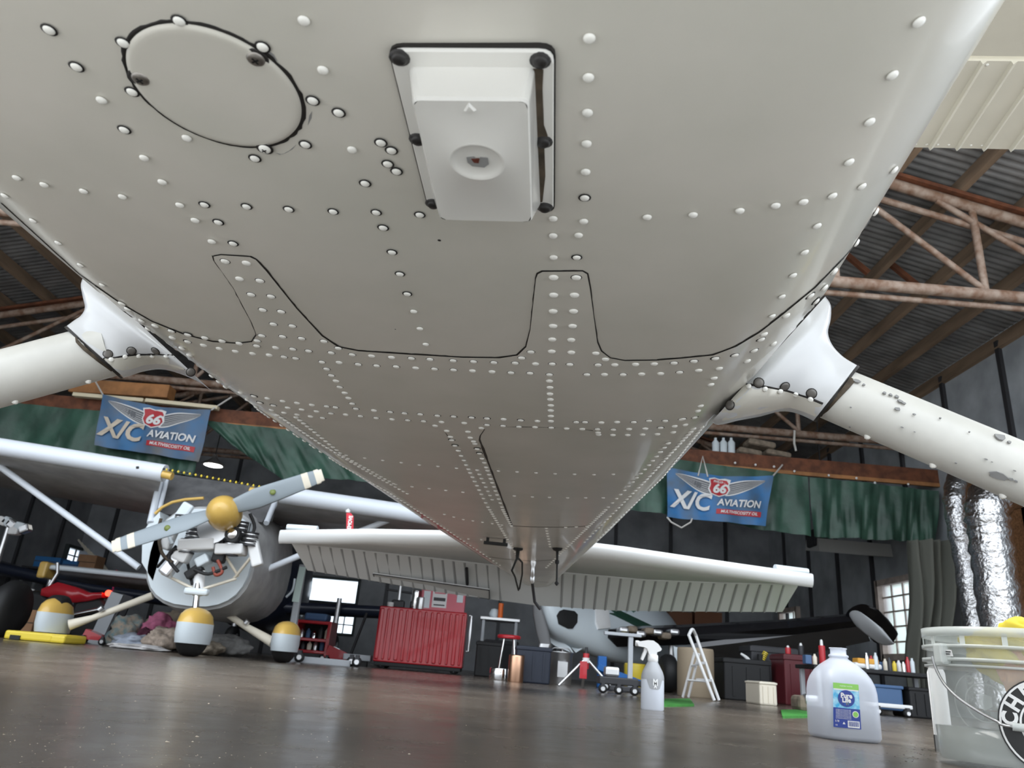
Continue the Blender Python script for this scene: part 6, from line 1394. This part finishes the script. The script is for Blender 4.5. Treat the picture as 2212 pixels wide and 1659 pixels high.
for k in range(7): LT('purified and enhanced with', .034, .37, .60 + .032 * k, print_w, 1.0)
b = MB(); b.add([LB_(.82 + .12 * math.cos(a), .68 + .075 * math.sin(a), .0018) for a in [2 * PI * k / 20 for k in range(20)]], [tuple(range(20))], print_w); b.add([LB_(.82 + .095 * math.cos(a), .68 + .06 * math.sin(a), .0022) for a in [2 * PI * k / 20 for k in range(20)]], [tuple(range(20))], labgreen); obj('round_seal', b, lb)
quad('barcode_panel', .52, .83, .95, .98, print_w, .0016, lb)
for k in range(15): quad('bar', .55 + .0245 * k, .845, .55 + .0245 * k + (.016 if k % 3 else .008), .95, labblue, .0020, lb)
LT('3.78', .06, .13, .86, print_w); LT('128', .04, .10, .95, print_w)
b = MB(); text_on(b, 'A', .07 * lh, None, None, None, print_w, 1, 0, 0, fn=lambda x, y: LB_(.4 + x / lw, .90 - y / lh, .0022)) if False else b.add([LB_(.38 + .06 * math.cos(a), .90 + .035 * math.sin(a), .0018) for a in [2 * PI * k / 3 - PI / 2 for k in range(3)]] , [(0, 1, 2)], print_w); obj('recycle_mark', b, lb)
# bucket
BKY = 2.02; cX = at(2176, 1500, BKY).x; rT = cX - at(2012, 1362, BKY).x; rB = cX - at(2046, 1640, BKY).x; hB = at(2100, 1357, BKY - .1).z
t = thing('bucket', 'large clear plastic bucket with yellow cloths inside, at the right edge', 'bucket', (cX, BKY, 0))
bk = mat('bucket_plastic', (.72, .76, .74), .18, alpha=.30, coat=.2); bk2 = mat('bucket_rim', (.78, .82, .80), .2, alpha=.6)
def rad_(z): return lerp(rB, rT * .97, z / hB)
b = MB(); b.lathe((cX, BKY, 0), [(rB * .97, .0), (rB, .008)] + [(rad_(hB * k / 10), hB * k / 10) for k in range(1, 11)], bk, 56); bo = obj('bucket_wall', b, t)
b = MB(); b.lathe((cX, BKY, 0), [(.001, .012), (rB * .96, .012)], bk, 40); obj('bucket_floor', b, t)
for z, h_, dr in ((.975, .022, .008), (.865, .008, .010), (.765, .008, .012), (.72, .006, .008)):
    b = MB(); r0 = rad_(hB * z); b.lathe((cX, BKY, hB * z), [(r0, -h_ / 2), (r0 + dr, -h_ / 2), (r0 + dr, h_ / 2), (r0, h_ / 2)], bk2, 56); obj('rim_ring', b, bo)
for k in range(12):
    a = 2 * PI * k / 12; b = MB(); r0 = rad_(hB * .90); b.box((cX + (r0 + .004) * math.cos(a), BKY + (r0 + .004) * math.sin(a), hB * .92), (.003, .012, hB * .09), bk2, Matrix.Rotation(a, 3, 'Z')); obj('rim_rib', b, bo)
zw = hB * .275; b = MB(); b.lathe((cX, BKY, 0), [(rB * .95, .014), (rad_(zw) * .975, zw), (.001, zw)], mat('dirty_water', (.28, .30, .28), .12, alpha=.8), 48); obj('dirty_water', b, t)
b = MB(); b.lathe((cX, BKY, .03), [(rB * .88, 0), (rB * .88, .012), (.02, .012)], darkm, 30)
for k in range(30):
    a = 2 * PI * k / 30; b.box((cX + rB * .86 * math.cos(a), BKY + rB * .86 * math.sin(a), .048), (.006, .012, .03), darkm, Matrix.Rotation(a, 3, 'Z'))
obj('grit_guard', b, t)
def bsurf(ang, z, lift): r = rad_(z) + lift; return Vector((cX + r * math.sin(ang), BKY - r * math.cos(ang), z))
def decal(par, ac, zc, R_, main, txts, m_bg, m_fg, inner=None, sgn=1, lift=.002):
    fn = lambda x, y, l: bsurf(ac + sgn * x / rad_(zc), zc + y, l)
    def ringd(r0, r1, m, l): 
        b = MB(); n = 48; vs = []
        for k in range(n):
            a = 2 * PI * k / n; vs += [fn(r0 * math.cos(a), r0 * math.sin(a), l), fn(r1 * math.cos(a), r1 * math.sin(a), l)]
        b.add(vs, [(2 * k, 2 * k + 1, (2 * k + 3) % (2 * n), (2 * k + 2) % (2 * n)) for k in range(n)], m, True); return b
    if m_bg:
        b = MB()
        for k in range(6): 
            rb = ringd(R_ * k / 6, R_ * (k + 1) / 6, m_bg, lift); b.add(rb.v, rb.f, m_bg, True)
        obj('emblem_disc', b, par)
    obj('emblem_ring', ringd(R_ * .93, R_ * .97, m_fg, lift + .001), par); obj('emblem_ring', ringd(R_ * .56, R_ * .60, m_fg, lift + .001), par)
    for ch, a, sz in txts:
        b = MB(); ca, sa = math.cos(a), math.sin(a); rr_ = R_ * .76
        text_on(b, ch, sz * R_, None, None, None, m_fg, 1, 0, R_ * .016, fn=lambda x, y: fn(rr_ * ca + x * sa + y * ca, rr_ * sa - x * ca + y * sa, lift + .002)); obj('lettering', b, par)
    if inner: b = MB(); b.add([fn(x * R_, y * R_, lift + .002) for x, y in inner], [tuple(range(len(inner)))], m_fg, True); obj('emblem_figure', b, par)
acen = -.13; zc_ = at(2234, 1568, BKY - rB * .9).z; Rd = (at(2234, 1500, BKY - rB).x - at(2155, 1500, BKY - rB).x) * 1.22
dg = math.radians
decal(bo, acen, zc_, Rd, None, [(c_, dg(a), .40) for c_, a in (('C', 172), ('H', 146), ('E', 120), ('M', 90), ('I', 66), ('C', 44), ('A', 18), ('L', -8))], print_k, print_w, inner=[(-.42, -.35), (-.45, -.1), (-.3, .12), (-.05, .1), (.1, -.15), (.05, -.4), (-.2, -.5)])
decal(bo, PI - .27, hB * .47, Rd * .80, None, [(c_, dg(a), .38) for c_, a in (('C', 62), ('I', 84), ('M', 106), ('E', 134))], None, mat('far_print', (.62, .66, .64), .4, alpha=.6), inner=[(-.2, -.1), (-.2, .2), (.1, .3), (.2, 0), (.05, -.25)], lift=.003)
b = MB(); q = [at(2026, 1402, BKY), at(2054, 1404, BKY), at(2059, 1418, BKY), at(2031, 1418, BKY)]
def onb(px, py, lift):
    best = None
    for k in range(200):
        a = -1.5 + 3 * k / 199; z = at(px, py, BKY - rB * math.cos(a)).z; p = bsurf(a, z, lift)
        # nearest in view direction
        d = _ray(px, py); e = (p - CAM).cross(d).length / d.length
        if best is None or e < best[0]: best = (e, p)
    return best[1]
b.add([onb(x, y, .0135) for x, y in [(2027, 1402), (2055, 1404), (2059, 1418), (2031, 1417)]], [(0, 1, 2, 3)], print_w); st1 = obj('sticker', b, bo)
for y in (1407, 1412): b = MB(); b.tube([onb(2033, y, .0145), onb(2052, y + 1, .0145)], .0012, print_k, 4); obj('sticker_line', b, st1)
pth = [(2014, 1418), (2022, 1445), (2040, 1478), (2070, 1508), (2110, 1535), (2150, 1556), (2190, 1570)]; P_ = [onb(x, y, .020) for x, y in pth]; P_.append(bsurf(.75, P_[-1].z - .004, .02)); P_.append(bsurf(1.1, P_[-1].z + .02, .02)); P_.append(bsurf(1.5, P_[0].z, .02))
b = MB(); b.tube(smoothline3(P_, 5), .0035, alu, 8); obj('wire_handle', b, t)
b = MB(); gp = onb(2192, 1570, .024); b.tube([onb(2186, 1569, .024), gp, bsurf(.60, gp.z - .004, .024), bsurf(.75, gp.z - .004, .024)], .009, bk2, 10); obj('hand_grip', b, t)
b = MB(); b.bbox(bsurf(-1.35, hB * .80, .012), (.03, .03, hB * .16), bk2, .006, Matrix.Rotation(-1.35, 3, 'Z')); obj('handle_lug', b, bo)
# yellow cloths in it
from mathutils import noise
def cloth(px, py, Y, w_, d_, h_, m, lab, seed, rot=0):
    c = at(px, py, Y); bm = bmesh.new(); bmesh.ops.create_icosphere(bm, subdivisions=4, radius=1); vs = []; M = Matrix.Rotation(rot, 3, 'Y')
    for v in bm.verts:
        n_ = noise.fractal(v.co * 1.3 + Vector((seed, seed, 0)), .9, 2.1, 4); q = v.co * (1 + .35 * n_); vs.append(c + M @ Vector((q.x * w_, q.y * d_, q.z * h_)))
    b = MB(); b.add(vs, [[v.index for v in f.verts] for f in bm.faces], m, True); bm.free(); return tag(obj('cleaning_cloth', b, loc=c), lab, 'cloth')
cloth(2160, 1400, BKY - .05, .085, .06, .038, sponge, 'upper yellow cloth hanging inside the bucket', 2, .1)
cloth(2172, 1440, BKY - .07, .095, .05, .045, sponge, 'lower yellow cloth inside the bucket', 9, .5)
cloth(2194, 1455, BKY - .10, .045, .03, .045, orcloth, 'orange side of a wet cloth inside the bucket', 5, .6)
cloth(2212, 1366, BKY - .02, .05, .07, .03, sponge, 'yellow cloth draped over the bucket rim', 14, .2)
# white can with black foot behind the bucket
q = fl(2052, 1626); b = MB(); zt_ = at(2036, 1440, q.y).z; r_ = .026
t = thing('white_canister', 'white canister with black foot half hidden behind the bucket', 'canister', (q.x, q.y + r_, 0))
b.lathe((q.x, q.y + r_, 0), [(r_, .045), (r_, zt_ * .92), (r_ * .7, zt_)], paper, 28); obj('body', b, t); b = MB(); b.lathe((q.x, q.y + r_, 0), [(r_ * 1.05, 0), (r_ * 1.06, .045), (r_, .047)], black, 28); obj('black_foot', b, t)
# crumbs of dirt and paint on the floor, and drops by the bucket
random.seed(99); b = MB(); fleck = mat('pale_fleck', (.6, .52, .42), .8)
for i in range(620):
    px = random.gauss(330, 330) if i % 3 else random.uniform(0, 2000); py = random.uniform(1440, 1659)
    if px < 0 or px > 2212: continue
    p = fl(px, py); 
    if p.y > 3.2: continue
    s0 = random.uniform(.0004, .0011) * (3 if random.random() < .03 else 1); a = random.uniform(0, PI)
    b.add([p + Vector((s0 * math.cos(a + k * 2.1) * (1 if k else 2), s0 * math.sin(a + k * 2.1), .0002)) for k in range(3)] + [p + Vector((0, 0, s0 * .6))], [(0, 1, 3), (1, 2, 3), (2, 0, 3)], fleck)
o_ = stuff(tag(obj('floor_crumbs', b, loc=(0, 1, 0)), 'pale crumbs and paint flecks scattered over the near floor', 'debris'))
wetm = mat('wet_spot', (.05, .042, .035), .03)
b = MB()
for i in range(70):
    px = random.gauss(2000, 40); py = random.uniform(1598, 1650); p = fl(px, py); s0 = random.uniform(.001, .004)
    b.lathe(p, [(s0, .0002), (s0 * .7, .0009), (.0001, .0013)], wetm, 7)
stuff(tag(obj('water_drops', b, loc=fl(2000, 1620)), 'water drops splashed on the floor left of the bucket', 'water'))
